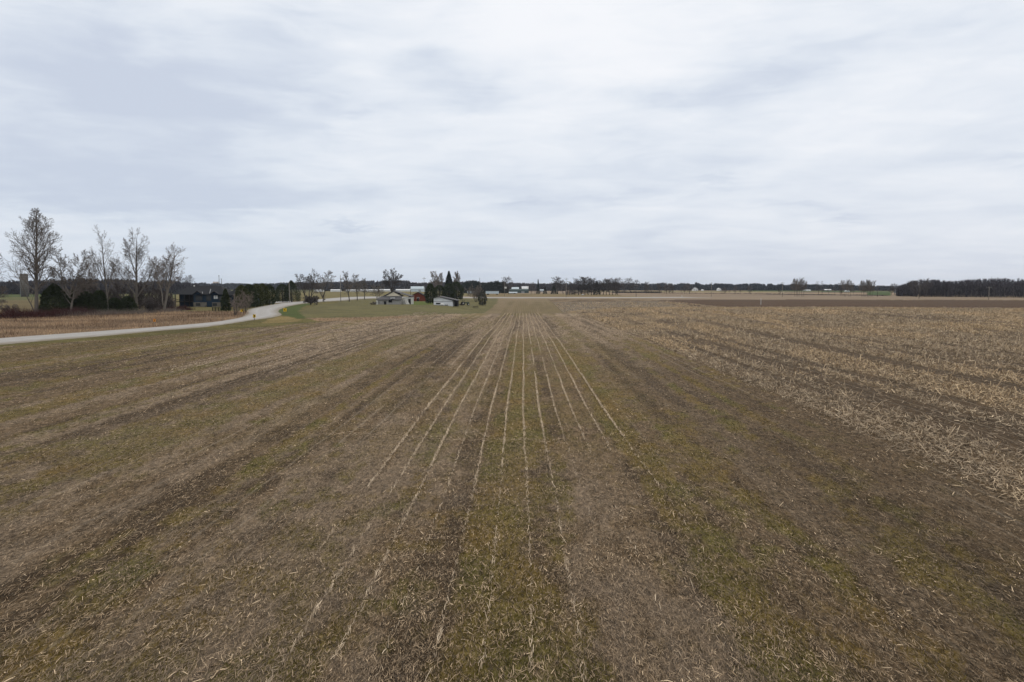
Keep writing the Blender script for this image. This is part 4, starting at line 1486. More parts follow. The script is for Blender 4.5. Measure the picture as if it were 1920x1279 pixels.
# little dark fence by the narrow cedar
p = ground(407, 583.5)
t_ = thing('fence', 'short black board fence left of the narrow cedar', 'fence', p, 0)
uu_ = metres(p, 1)
for i in range(4):
    x_ = (-8.5 + i * 5.6) * uu_
    MB().box(x_ - .07, x_ + .07, -.07, .07, -.2, .95).build('post', M['timber'], t_)
for z_ in (.25, .55, .83):
    MB().box(-8.7 * uu_, 8.6 * uu_, -.11, -.072, z_ - .06, z_ + .06).build('rail', M['timber'], t_)

# ---- grey farm shed with cream gable
p = ground(732, 571)
u = metres(p, 1)
t_ = thing('farm_shed', 'old grey block farm shed with cream gable and sagging grey roof', 'shed', p, R(-2))
X = lambda px: (px - 732) * u
Z = lambda py: (571 - py) * u
MB().box(X(708), X(752), 0, 9, -.3, Z(562)).build('wall', M['block'], t_)
MB().prism([(X(719) - .1, Z(556)), (X(749.5), Z(556)), (X(734.5), Z(547.8))], 3.2, 9).build('gable_wall', M['cream'], t_)
m = MB()
m.v = [(X(705.5), -.5, Z(561.6)), (X(754), -.5, Z(561.6)), (X(751), 3.3, Z(555.4)), (X(712), 3.3, Z(555.4)),
       (X(705.5), -.5, Z(562.4)), (X(754), -.5, Z(562.4)), (X(751), 3.3, Z(556.3)), (X(712), 3.3, Z(556.3))]
m.f = [(0, 1, 2, 3), (7, 6, 5, 4), (4, 5, 1, 0), (5, 6, 2, 1), (6, 7, 3, 2), (7, 4, 0, 3)]
m.build('lean_to_roof', M['shingle_grey'], t_)
m = MB()
m.prism([(X(714), Z(556.6)), (X(734.5), Z(546.8)), (X(768), Z(556.8)), (X(768), Z(555.9)), (X(734.5), Z(545.8)), (X(714), Z(555.6))], 2.9, 10)
m.build('roof', M['shingle_grey'], t_)
MB().box(X(752) + .005, X(767), 3.2, 9, -.3, Z(558)).build('side_wall', M['offwhite'], t_)
o = MB()
for a in range(5):
    o.tube([Vector((X(755 + a * 1.2), 2.6 - a * .2, Z(562 - a * .3))), Vector((X(762 + a * 1.4), .6, 0.05))], .12, 4)
o.build('leaning_boards', M['offwhite'], t_)
door(t_, X(765), .9, 2.0, 3.2, 'dark')
door(t_, X(722), .9, 1.2, 0, 'dark', 0, 'low_door')
window(t_, X(732), Z(564.5), 1.3, 1.1, 0, 'dark', 'block')
MB().box(X(733), X(740), -.9, 1.4, Z(559.6), Z(558.6)).build('skylight_sheet', M['white'], t_)
MB().box(X(733), X(734.5), 5, 5.4, Z(548), Z(545)).build('chimney', M['block'], t_)
MB().box(X(706), X(709), -.8, -.02, -.2, Z(563.5)).build('buttress_wall', M['offwhite'], t_)

# ---- red brick house
p = ground(785, 564.5)
u = metres(p, 1)
t_, wo, rf_ = gable('house', 'red brick house with dark gable roof behind the lawn', 'house', p, R(4), 31 * u, 9, 8.2 * u, 8 * u, 'red_brick', 'shingle', .6, 'y')
for x_ in (-10.5, -8.2):
    window(t_, x_ * u, 5.4 * u, .5, .8, -4.5)
window(t_, .4 * u, 5.4 * u, .9, .8, -4.5)
MB().box(.4 * u - .5, .4 * u + .5, -4.9, -4.58, .0, 1.1).build('door', M['dark'], t_)
MB().box(12 * u, 13.6 * u, 0, .7, 9 * u, 17.6 * u).build('chimney', M['red_brick'], t_)

# ---- white open shed
p = ground(834, 573)
u = metres(p, 1)
t_ = thing('open_shed', 'low white shed with open dark bay and junk at its right end', 'shed', p, R(-3))
X = lambda px: (px - 834) * u
Z = lambda py: (573 - py) * u
MB().prism([(X(813), -.3), (X(849), -.3), (X(849), Z(564)), (X(823), Z(556.8)), (X(813), Z(559.5))], 0, 7).build('wall', M['white'], t_)
MB().prism([(X(812), Z(559.6)), (X(823), Z(556.6)), (X(857.5), Z(564)), (X(857.5), Z(563.1)), (X(823), Z(555.7)), (X(812), Z(558.8))], -.6, 7.6).build('roof', M['shingle_grey'], t_)
MB().box(X(813), X(849), -.06, -.003, Z(565.6), Z(565.1)).build('band', M['shingle_grey'], t_)
door(t_, X(822), 9 * u, 2.6 * u, 0, 'dark', Z(570.6), 'low_opening')
MB().box(X(849) + .004, X(855), 3.0, 7, -.3, Z(563.6)).build('bay_back', M['dark'], t_)
for x_ in (850, 856):
    MB().box(X(x_) - .09, X(x_) + .09, .1, .28, -.3, Z(563.6)).build('post', M['timber'], t_)

# junk in front of the white shed
for i, (px, by, w_, h_, mm, lb) in enumerate([(829, 573.5, 7, 4.4, 'tank', 'pale round tank lying in front of the white shed, left one'), (837, 573.5, 6, 3.6, 'galv', 'smaller grey tank lying in front of the white shed'),
                                             (851, 573.6, 5, 4, 'tank', 'white barrel tank at the open end of the white shed')]):
    q = ground(px, by)
    uq = metres(q, 1)
    t2 = thing('storage_tank', lb, 'tank', q, R(5 * i))
    r_ = h_ * uq / 2
    pts = [Vector((-w_ * uq / 2, 0, r_)), Vector((-w_ * uq / 2 + .08, 0, r_)), Vector((w_ * uq / 2 - .08, 0, r_)), Vector((w_ * uq / 2, 0, r_))]
    MB().tube(pts, [r_ * .75, r_, r_, r_ * .75], 14).build('tank_body', M[mm], t2, True)
    for s_ in (-.3, .3):
        MB().box(s_ * w_ * uq - .06, s_ * w_ * uq + .06, -r_ * .8, r_ * .8, -.05, r_ * .35).build('cradle', M['iron'], t2)


def tractor(px, by, label, wpx):
    q = ground(px, by)
    s = metres(q, wpx) / 3.2
    t2 = thing('tractor', label, 'tractor', q, R(15))
    t2.scale = (s, s, s)
    MB().box(-.2, 1.5, -.3, .3, .75, 1.25).box(1.5, 1.6, -.26, .26, .8, 1.2).build('hood', M['machine'], t2)
    MB().box(-1.25, -.2, -.42, .42, .7, 1.0).build('chassis', M['iron'], t2)
    MB().box(-1.1, -.6, -.3, .3, 1.0, 1.12).box(-1.15, -1.05, -.3, .3, 1.12, 1.5).build('seat', M['black'], t2)
    for y_ in (-.75, .75):
        for x_, r_, nm in ((-1.0, .72, 'rear_wheel'), (1.15, .42, 'front_wheel')):
            w0 = MB().tube([Vector((x_, y_ - .17, r_)), Vector((x_, y_ + .17, r_))], r_, 18).build(nm, M['rubber'], t2)
            MB().tube([Vector((x_, y_ - .19, r_)), Vector((x_, y_ + .19, r_))], r_ * .5, 12).build('rim', M['tank'], w0)
    MB().tube([Vector((1.0, 0, 1.25)), Vector((1.0, 0, 1.9))], .04, 6).build('exhaust', M['iron'], t2)
    m = MB().box(-1.3, -.4, -.6, .6, 2.05, 2.13)
    for a in (-.55, .55):
        m.box(-1.28, -1.2, a - .04, a + .04, 1.0, 2.05)
        m.box(-.5, -.42, a - .04, a + .04, 1.0, 2.05)
    m.build('canopy', M['machine'], t2)


tractor(872.5, 572.5, 'old dark green tractor parked right of the white shed', 15)
# junk pile and harrow
q = ground(862, 572.5)
t2 = thing('scrap_pile', 'low heap of dark scrap between the white shed and the tractor', 'scrap pile', q)
m = MB()
for i in range(26):
    a = random.uniform(-1.6, 1.6)
    m.tube([Vector((a, random.uniform(-.6, .6), 0)), Vector((a + random.uniform(-1, 1), random.uniform(-.6, .6), random.uniform(.2, .9)))], random.uniform(.04, .12), 5)
m.build('scrap', M['iron'], t2)
q = ground(891.5, 578.3)
u = metres(q, 1)
t2 = thing('harrow', 'small dark harrow with upright tines on the field edge', 'harrow', q, R(8))
MB().box(-5 * u, 5 * u, -.5, -.4, .55, .65).box(-5 * u, 5 * u, .4, .5, .55, .65).box(-5 * u, -5 * u + .1, -.4, .4, .55, .65).box(5 * u - .1, 5 * u, -.4, .4, .55, .65).build('frame', M['iron'], t2)
for i in range(6):
    x_ = (-4.6 + i * 1.84) * u
    MB().tube([Vector((x_, -.45, .85)), Vector((x_, -.45, .3)), Vector((x_ + .1, -.6, 0))], .05, 5).build('tine', M['iron'], t2)

# ---- far buildings
FB = [
    # px, base, wpx, hpx wall, roof px, name, wall, roof, axis, label
    (599, 547, 15, 2.6, 1.2, 'greenhouse', 'white', 'white', 'x', 'leftmost small white greenhouse, seen through the road tree'),
    (630, 547, 18, 2.8, 1.2, 'greenhouse', 'white', 'white', 'x', 'short white greenhouse left of the pale roadside pole'),
    (661, 546.8, 22, 2.5, 1.2, 'greenhouse', 'white', 'white', 'x', 'white greenhouse behind the tall narrow roadside tree'),
    (692, 546.6, 32, 2.5, 1.3, 'greenhouse', 'white', 'white', 'x', 'long white greenhouse behind the smaller roadside trees'),
    (722, 546.4, 22, 2.6, 1.3, 'greenhouse', 'white', 'white', 'x', 'white greenhouse left of the large dark tree'),
    (757, 546.4, 28, 2.6, 1.3, 'greenhouse', 'white', 'white', 'x', 'white greenhouse right of the large dark tree'),
    (783, 547, 25, 5.5, 4.2, 'barn', 'pale_blue', 'pale_blue', 'x', 'pale blue steel barn behind the red brick house'),
    (871, 549.6, 11, 4, 2.6, 'house', 'pale_blue', 'grey_metal', 'y', 'small pale blue house right of the dark evergreens'),
    (886, 550, 19, 3.2, 1.2, 'barn', 'pale_blue', 'grey_metal', 'x', 'low pale barn right of the small pale blue house'),
    (966, 549.0, 13, 7.2, 3.0, 'barn', 'green_metal', 'pale_blue', 'x', 'far barn with a pale double roof left of the bright one'),
    (984.5, 549.0, 12, 7.6, 4.2, 'barn', 'green_metal', 'white', 'x', 'far barn with a bright white roof beyond the trees'),
    (973, 549.6, 36, 5.0, 2.2, 'barn', 'green_metal', 'green_metal', 'x', 'long dull green barn in front of the white roofs'),
    (962, 550.6, 15, 1.7, 1.2, 'shed', 'grey_metal', 'pale_blue', 'x', 'low grey shed under the bare tree right of the pole'),
    (1016, 547, 8, 2.6, 1.2, 'shed', 'grey_metal', 'pale_blue', 'x', 'small pale roofed shed right of the narrow spruce'),
    (1303, 545.3, 9, 3.0, 3.0, 'house', 'white', 'grey_metal', 'y', 'white farmhouse with grey roof among the far roadside trees'),
    (1317, 545.3, 3, 1.6, 1.0, 'shed', 'white', 'white', 'y', 'tiny white shed right of the white farmhouse'),
    (1348, 545.3, 6.5, 3.0, 2.0, 'barn', 'white', 'white', 'y', 'small white barn right of the tall far pole'),
    (1510, 545.4, 7, 1.2, .9, 'shed', 'white', 'white', 'x', 'tiny white shed just right of the three trunked clump'),
    (1516.5, 545.4, 4, 1.1, .9, 'shed', 'white', 'white', 'x', 'second tiny white shed right of the three trunked clump'),
    (1525, 544.8, 10, 1.1, 1.0, 'barn', 'green_metal', 'pale_blue', 'x', 'far low barn with a pale blue roof'),
    (1551, 545.6, 12, 1.6, 1.6, 'barn', 'dark', 'white', 'x', 'far dark barn with a bright white roof in the green strip'),
    (1588, 546.8, 7, 1.2, 1.2, 'house', 'white', 'white', 'y', 'small far white house behind the thin upright trees'),
    (1691, 549.3, 24, 2.8, 1.8, 'barn', 'grey_metal', 'white', 'x', 'long pale roofed barn at the left end of the woods'),
    (1741, 549.3, 15, 2.6, 1.8, 'barn', 'grey_metal', 'white', 'x', 'pale roofed barn half hidden inside the woods'),
    (405, 541.5, 10, 9, 4, 'industrial_block', 'beige', 'beige', 'x', 'far beige industrial block left of the thin stacks'),
]
for (px, by, wp, hw, rh, nm, wl, rfm, ax, lb) in FB:
    p = ground(px, by)
    u = metres(p, 1)
    d_ = min(max(wp * u * .45, 7), 30) if ax == 'x' else max(wp * u, 7)
    t_, wo, r_ = gable(nm, lb, nm.replace('_', ' '), p, R(random.uniform(-3, 3)), wp * u, d_, hw * u, rh * u, wl, rfm, .3, ax, group='white greenhouses beyond the road' if nm == 'greenhouse' else None)
    if nm in ('barn', 'house', 'shed') and wp > 8:
        door(t_, wp * u * .2, min(3.5, wp * u * .2), hw * u * .7, -d_ / 2, 'grey_metal' if wl != 'grey_metal' else 'dark')
        if nm == 'house':
            window(t_, -wp * u * .22, hw * u * .55, 1.2, 1.1, -d_ / 2)

# truck trailers parked by the far road
p = ground(923, 553)
u = metres(p, 1)
t_ = thing('storage_trailer', 'long pale grey trailer parked right of the juniper, before dark trees', 'trailer', p)
MB().box(-12.2 * u, 12.2 * u, -1.3, 1.3, 1.0, 7 * u).build('box_body', M['pale_blue'], t_)
MB().box(-12.2 * u - .004, 12.2 * u + .004, -1.34, -1.302, 5.9 * u, 6.2 * u).build('stripe', M['grey_metal'], t_)
for x_ in (-9, -6.8, 9):
    for y_ in (-1.05, 1.05):
        MB().tube([Vector((x_ * u, y_ - .15, .5)), Vector((x_ * u, y_ + .15, .5))], .5, 12).build('wheel', M['rubber'], t_)
# white van by the copse
p = ground(1093, 553.4)
u = metres(p, 1)
s = 4.6 * u / 5.2
t_ = thing('van', 'small white van parked at the foot of the copse', 'van', p)
t_.scale = (s, s, s)
MB().prism([(-2.6, .45), (2.4, .45), (2.6, .9), (2.5, 1.2), (1.9, 1.35), (1.3, 2.1), (-2.5, 2.15), (-2.6, 1.9)], -.95, .95).build('body', M['white'], t_)
MB().prism([(1.85, 1.4), (1.30, 2.0), (.4, 2.0), (.4, 1.4)], -.96, -.951).build('side_window', M['glass'], t_)
for x_ in (-1.6, 1.6):
    for y_ in (-.85, .85):
        MB().tube([Vector((x_, y_ - .12, .38)), Vector((x_, y_ + .12, .38))], .38, 12).build('wheel', M['rubber'], t_)

# ---- silo and far stacks
p = ground(47, 556.5)
u = metres(p, 1)
t_ = thing('silo', 'old grey concrete silo behind the tallest bare tree', 'silo', p)
rS, hS = 6.4 * u, 43 * u
MB().tube([Vector((0, 0, -.5)), Vector((0, 0, hS))], rS, 28).build('wall', M['concrete'], t_, True)
for i in range(11):
    zz = hS * (i + .5) / 11.5
    MB().tube([Vector((0, 0, zz - .05)), Vector((0, 0, zz + .05))], rS + .04, 28).build('hoop', M['iron'], t_)
MB().box(-rS - .5, -rS + .25, -.4, .4, 0, hS - .5).build('chute', M['grey_metal'], t_)
for px, top, lb in ((411.3, 516.5, 'taller of two thin dark stacks on the far horizon'), (415.8, 523, 'shorter of two thin dark stacks on the far horizon')):
    p = ground(px, 541.6)
    h = metres(p, 541.6 - top)
    t_ = thing('smokestack', lb, 'smokestack', p)
    MB().tube([Vector((0, 0, -1)), Vector((0, 0, h))], [metres(p, .75), metres(p, .4)], 12).build('shaft', M['concrete'], t_, True)
    MB().tube([Vector((0, 0, h * .93)), Vector((0, 0, h))], metres(p, .8), 12).build('rim', M['iron'], t_)

# ================================================================== poles and signs
def pole_thing(label, px, base, top, m='pole', arm=True, r0=None, group='utility poles', dist=None, can=False):
    p = ground(px, base)
    h = metres(p, base - top)
    r = r0 or max(.15, metres(p, .32))
    t_ = thing('utility_pole', label, 'utility pole', p, R(random.uniform(-12, 12)), group)
    MB().tube([Vector((0, 0, -.3)), Vector((0, 0, h * .5)), Vector((0, 0, h))], [r, r * .85, r * .65], 9).build('post', M[m], t_, True)
    if arm:
        a_ = MB().box(-1.2, 1.2, -.08, .08, h * .93 - .08, h * .93 + .08).build('crossarm', M['pole_dark'], t_)
        for x_ in (-1.1, -.5, .5, 1.1):
            MB().tube([Vector((x_, 0, h * .93 + .08)), Vector((x_, 0, h * .93 + .3))], .06, 6).build('insulator', M['tank'], a_)
    if can:
        MB().tube([Vector((.4, 0, h * .80)), Vector((.4, 0, h * .80 + .9))], .26, 10).build('transformer', M['grey_metal'], t_)
    return t_


pole_thing('pale utility pole between the two cedars by the road', 543, 567.5, 528, 'pole', False)
pole_thing('pale utility pole standing alone by the road bend', 639, 565.5, 516, 'pole', False, can=True)
pole_thing('dark pole in front of the red brick house gable', 770, 560, 536, 'pole_dark', False)
pole_thing('dark pole with crossarm left of the dark evergreens', 795.5, 556, 520, 'pole_dark', True)
pole_thing('dark pole above the leafless bush by the juniper', 899.5, 556.5, 521, 'pole_dark', False)
q = pole_thing('pale pole with a light box on the far verge', 946.3, 556, 526, 'pole', False)
MB().box(-.1, 1.3, -.3, .3, 5.6, 6.8).build('light_box', M['tank'], q)
pole_thing('pale pole in front of the big round bare tree', 1061.5, 557.4, 521, 'pole', True)
pole_thing('short thin pole near the end of the pale road', 1192.6, 557, 534, 'pole_dark', True)
pole_thing('tall pole standing clear of the far white farmhouse', 1333.6, 556.3, 529.5, 'pole', True)
pole_thing('pole with crossarm left of the three trunked clump', 1466.7, 557, 529, 'pole', True)
pole_thing('thin pole left of the woods, before the green field', 1645, 556.5, 536, 'pole_dark', True)
pole_thing('thin dark pole in front of the left part of the woods', 1723, 560, 533, 'pole_dark', True)
pole_thing('pale pole in front of the right part of the woods', 1853.6, 562, 538, 'pole', True)


def sign(label, px, base, top_p, wpx, hpx, kind, rz, cat='road sign'):
    p = ground(px, base)
    u = metres(p, 1)
    t_ = thing('road_sign', label, cat, p, rz, 'road signs round the curve' if kind in ('left', 'right', 'dark') else None)
    h = metres(p, base - top_p)
    W_, H_ = wpx * u, hpx * u
    MB().box(-.05, .05, -.0, .06, -.2, h - .05).build('post', M['pole' if kind != 'plain' else 'galv'], t_)
    z0, z1 = h - H_, h
    face = {'left': 'yellow', 'right': 'yellow', 'dark': 'yellow', 'orange': 'orange', 'plain': 'galv'}[kind]
    pn = MB().box(-W_ / 2, W_ / 2, -.035, -.003, z0, z1).build('panel', M[face], t_)
    if kind in ('left', 'right', 'dark', 'orange'):
        s = -1 if kind in ('left',) else 1
        zc_ = (z0 + z1) / 2
        w2 = W_ * (.42 if kind == 'dark' else .32)
        th = W_ * (.42 if kind == 'dark' else .26)
        hh = H_ * (.46 if kind == 'dark' else .40)
        poly = [(-s * w2, zc_ + hh), (-s * w2 + s * th, zc_ + hh), (s * w2, zc_), (-s * w2 + s * th, zc_ - hh), (-s * w2, zc_ - hh), (s * w2 - s * th, zc_)]
        MB().prism(poly, -.042, -.037).build('arrow', M['black'], pn)
    return t_


sign('black on yellow chevron board on a post at the near road edge', 477, 600.5, 589.6, 5.0, 6.0, 'dark', R(8))
sign('yellow chevron sign pointing left inside the green bend', 534.5, 585.6, 578, 5.2, 6.2, 'left', R(20))
sign('yellow chevron sign beside the leafless shrubs', 454, 586.5, 579.5, 5.0, 5.5, 'right', R(10))
sign('small orange chevron sign in the dry weeds beyond the road', 290, 607.5, 598, 4.6, 5.4, 'orange', R(-12))
sign('grey rectangular road sign in front of the cedar hedge', 490.2, 574.8, 560, 3.2, 6.2, 'plain', R(5))

# mailbox, bench-like post by the fork tree
p = ground(609, 567)
t_ = thing('mailbox', 'dark mailbox on a post beside the low forking tree', 'mailbox', p)
MB().box(-.06, .06, -.06, .06, -.2, 1.1).build('post', M['pole_dark'], t_)
MB().prism([(-.25, 1.1), (.25, 1.1), (.25, 1.35), (.15, 1.5), (-.15, 1.5), (-.25, 1.35)], -.45, .25).build('box', M['black'], t_)
# survey stakes
for px, b_, tp, lb in ((1426.6, 571, 560.5, 'white marker stake at the edge of the corn stubble'), (1278.4, 558.5, 554.2, 'small white stake on the far field edge')):
    p = ground(px, b_)
    h = metres(p, b_ - tp)
    t_ = thing('marker_stake', lb, 'stake', p, R(10))
    rr3 = metres(p, .55)
    MB().tube([Vector((0, 0, -.2)), Vector((.03, 0, h))], [rr3, rr3 * .8], 7).build('shaft', M['tank'], t_)
    MB().tube([Vector((.03, 0, h)), Vector((.03, 0, h + .12))], [rr3 * 1.2, rr3 * .5], 7).build('cap', M['tank'], t_)

# ================================================================== far individual trees (copies of a few kinds)
def proto_bare(seed, lean=0, ang_=44, lr_=.34, st=.22, n0=16, multi=1, twig='twig_far', bark='bark_dark', nm='bare_tree', upr=.07, cnt=(7, 5), rmin=.045, tr=.20, shape=None):
    T = Tree(seed)
    P = params(seg=[8, 4, 3, 2, 2], nch=[n0, cnt[0], cnt[1], 0, 0], ang=[ang_, 42, 38, 30, 30], lr=[lr_, .5, .55, .5, .5], start=[st, .15, .1, 0, 0], rmin=rmin, max=3, trop=[.02, upr, .06, .05, .03], trunk_lv=0)
    if shape:
        P['shape'] = shape
    for i in range(multi):
        a = i * 2.1
        T.grow(Vector((math.cos(a) * .8 * (multi > 1), math.sin(a) * .8 * (multi > 1), -.3)), Vector((lean + .12 * math.cos(a) * (multi > 1), .1 * math.sin(a) * (multi > 1), 1)).normalized(), 15 * T.r.uniform(.9, 1), tr, 0, P)
    t_ = bpy.data.objects.new(nm, None)
    T.trunk.build('trunk', M[bark], t_)
    T.crown.build('crown', M[twig], t_)
    # measure
    xs = [v[0] for v in T.crown.v] + [0]
    zs = [v[2] for v in T.crown.v] + [0]
    xs.sort()
    t_['w'] = xs[int(len(xs) * .985)] - xs[int(len(xs) * .015)]
    t_['h'] = max(zs)
    return t_


PR = {
    'round': proto_bare(401, ang_=48, lr_=.34, st=.14, n0=26, shape=lambda t: .55 + .65 * math.sin(math.pi * t)),
    'round2': proto_bare(402, ang_=50, lr_=.34, st=.16, n0=24, lean=.05, shape=lambda t: .5 + .7 * math.sin(math.pi * t)),
    'tall': proto_bare(403, ang_=42, lr_=.24, st=.05, n0=32, upr=.05, tr=.15, shape=lambda t: .8 + .3 * math.sin(math.pi * t)),
    'tall2': proto_bare(404, ang_=42, lr_=.22, st=.06, n0=30, upr=.05, lean=-.04, tr=.15, shape=lambda t: .8 + .3 * math.sin(math.pi * t)),
    'clump': proto_bare(405, ang_=38, lr_=.34, st=.30, n0=16, multi=2, upr=.06, twig='twig', rmin=.05, tr=.16, cnt=(9, 6), shape=lambda t: .55 + .6 * math.sin(math.pi * min(1, t * .92))),
    'clump2': proto_bare(406, ang_=36, lr_=.34, st=.30, n0=16, multi=2, upr=.06, twig='twig', rmin=.05, tr=.16, cnt=(9, 6), shape=lambda t: .55 + .6 * math.sin(math.pi * min(1, t * .92))),
    'thin': proto_bare(407, ang_=38, lr_=.26, st=.25, n0=14, upr=.05, cnt=(6, 4), tr=.12, rmin=.035),
    'dense': proto_bare(408, ang_=48, lr_=.42, st=.12, n0=26, cnt=(9, 6), twig='twig_far'),
}
cards = [('conifer', cone, 'spruce'), ('columnar', egg, 'spruce'), ('mass', dome, 'twig_far')]
for nm, pf, mm in cards:
    t_ = bpy.data.objects.new('spruce_tree' if nm != 'mass' else 'bare_shrub', None)
    MB().tube([Vector((0, 0, -.3)), Vector((0, 0, 13.5))], [.3, .03], 6).build('trunk', M['bark_dark'], t_)
    big_mesh('crown', spray_crown(450 + len(nm), 15, 8, pf, 1500, 1.1), 3, M[mm], None, t_)
    t_['w'], t_['h'] = 8.0, 15.0
    PR[nm] = t_

ORD = ['first', 'second', 'third', 'fourth', 'fifth', 'sixth', 'seventh', 'eighth', 'ninth', 'tenth', 'eleventh', 'twelfth', 'thirteenth', 'fourteenth', 'fifteenth', 'sixteenth', 'seventeenth', 'eighteenth', 'nineteenth', 'twentieth']
FT = [
    # px, base, top, width px, kind, label, group
    (342, 548, 517, 24, 'round', 'dark bare tree on the horizon left above the blue house roof', 'trees behind the blue house'),
    (352, 548, 515, 20, 'round2', 'dark bare tree with a tufted top above the blue house roof', 'trees behind the blue house'),
    (954, 551.6, 516.5, 19, 'round', 'bare tree right of the pole with a light box', 'trees by the far barns'),
    (995.6, 552, 529, 14, 'round2', 'bare tree in front of the long dull green barn end', 'trees by the far barns'),
    (1003, 552, 537, 8, 'thin', 'small thin bare tree left of the narrow spruce', 'trees by the far barns'),
    (1009, 552, 524, 8, 'conifer', 'narrow tall spruce right of the far barns', 'trees by the far barns'),
    (1022, 551.5, 538, 9, 'conifer', 'small spruce standing alone on the far lawn', 'trees by the far barns'),
    (1038.6, 551.8, 535, 14, 'conifer', 'dark spruce at the foot of the big round bare tree', 'trees by the far barns'),
    (1046, 551.5, 518, 30, 'dense', 'big round bare tree behind the pale pole', 'trees by the far barns'),
    (1056, 551.5, 524, 18, 'round', 'bare tree on the right shoulder of the big round one', 'trees by the far barns'),
    (1068, 553, 538, 17, 'mass', 'dark brown dome shaped bush right of the pale pole', 'trees by the far barns'),
]
cop = [(1078, 527, 12, 'tall'), (1085, 525, 13, 'tall2'), (1091, 521, 14, 'tall'), (1097, 519, 13, 'tall2'), (1103, 517.5, 14, 'tall'), (1109, 521, 12, 'tall2'), (1114, 523, 13, 'round'),
       (1119, 527, 9, 'conifer'), (1125, 525, 14, 'dense'), (1131, 523, 14, 'round2'), (1137, 521.5, 14, 'dense'), (1143, 522, 13, 'round'), (1149, 520.5, 14, 'dense'), (1154.5, 520, 13, 'round2'), (1158, 527, 9, 'tall')]
for i, (px, tp, w_, k) in enumerate(cop):
    FT.append((px, 553.2, tp, w_ * 1.7, k, 'dark evergreen standing eighth from the left in the copse' if k == 'conifer' else 'bare tree standing %s from the left in the copse' % ORD[i], 'trees of the copse by the far road'))
rowt = [(1170, 549.5, 527, 12, 'tall'), (1182, 549.5, 519, 16, 'round'), (1190, 549.5, 524, 14, 'round2'), (1212.5, 550.2, 528, 11, 'tall2'), (1221, 550, 535, 7, 'thin'), (1237, 550.5, 531, 10, 'tall'), (1246, 550.5, 538, 6, 'thin'), (1250.5, 551, 528.5, 12, 'round'),
        (1256, 550.6, 531, 8, 'tall2'), (1261, 550.6, 531, 8, 'tall'), (1277, 551, 538, 5, 'thin'), (1283.5, 551, 532, 11, 'round2'), (1293.5, 551.2, 531, 12, 'round'), (1353, 551.2, 541, 6, 'thin'), (1359.5, 551.4, 538, 7, 'round'), (1367, 551.5, 540, 6, 'thin'),
        (1377.5, 551.8, 535, 9, 'round2'), (1387.5, 551.8, 541, 6, 'thin'), (1406.5, 552.2, 535, 9, 'round')]
for i, (px, b_, tp, w_, k) in enumerate(rowt):
    FT.append((px, b_, tp, w_, k, 'bare roadside tree, %s from the left in the row right of the copse' % ORD[i], 'roadside trees in the row right of the copse'))
FT += [
    (1462.6, 552, 541, 6, 'round', 'small dark bare tree beside the pole left of the clump', None),
    (1491, 556, 523, 15, 'clump', 'left part of the tall three trunked bare clump', 'tall bare clumps on the far field'),
    (1497, 556, 519.5, 16, 'clump2', 'middle and tallest tree of the three trunked bare clump', 'tall bare clumps on the far field'),
    (1504, 556, 522.5, 16, 'clump', 'right part of the tall three trunked bare clump', 'tall bare clumps on the far field'),
    (1534.5, 553, 527, 10, 'thin', 'thin pale bare tree, first right of the three trunked clump', None),
    (1541, 553.5, 527, 10, 'thin', 'thin pale bare tree, second right of the three trunked clump', None),
    (1553.5, 552.4, 535, 8, 'thin', 'thin low bare tree in front of the white roofed dark barn', None),
    (1565, 552.4, 534, 8, 'thin', 'thin low bare tree right of the white roofed dark barn', None),
    (1577, 552.6, 530, 10, 'tall', 'thin bare tree just left of the two upright pale ones', None),
    (1584.5, 556.5, 523, 13, 'clump2', 'left one of two upright pale trees on the far field', 'tall bare clumps on the far field'),
    (1593, 556.5, 524, 13, 'clump', 'right one of two upright pale trees on the far field', 'tall bare clumps on the far field'),
    (1599.5, 553.5, 537, 7, 'thin', 'thin bare tree right of the two upright pale ones', None),
    (1617, 557.2, 526, 12, 'clump', 'first tree from the left in the wide clump before the green field', 'wide clump of bare trees'),
    (1622, 557.2, 523.5, 13, 'clump2', 'second tree from the left in the wide clump before the green field', 'wide clump of bare trees'),
    (1627.5, 557.4, 523, 13, 'clump', 'third tree from the left in the wide clump before the green field', 'wide clump of bare trees'),
    (1634, 557.4, 525, 13, 'clump2', 'last tree on the right in the wide clump before the green field', 'wide clump of bare trees'),
    (1671, 553.2, 536, 12, 'round2', 'bare tree left of the taller one at the edge of the woods', 'bare trees at the edge of the woods'),
    (1677.5, 553.2, 530, 14, 'round', 'taller bare tree standing apart at the left of the woods', 'bare trees at the edge of the woods'),
    (1718, 557, 523, 20, 'round', 'bare tree with spreading top at the front of the woods, left', 'bare trees at the edge of the woods'),
    (1733, 557, 521.5, 18, 'round2', 'bare tree with pale open crown at the front of the woods', 'bare trees at the edge of the woods'),
]
for (px, b_, tp, wp, k, lb, gp) in FT:
    p = ground(px, b_)
    pr = PR[k]
    sx_ = metres(p, wp) / pr['w']
    sz_ = metres(p, b_ - tp) / pr['h']
    o = dup(pr, p, random.uniform(-.6, .6), (sx_, sx_, sz_), lb, gp, 'shrub' if k == 'mass' else 'tree')
    for q in ('w', 'h'):
        if q in o:
            del o[q]
for pr in PR.values():
    for ch in list(pr.children):
        bpy.data.objects.remove(ch)
    bpy.data.objects.remove(pr)


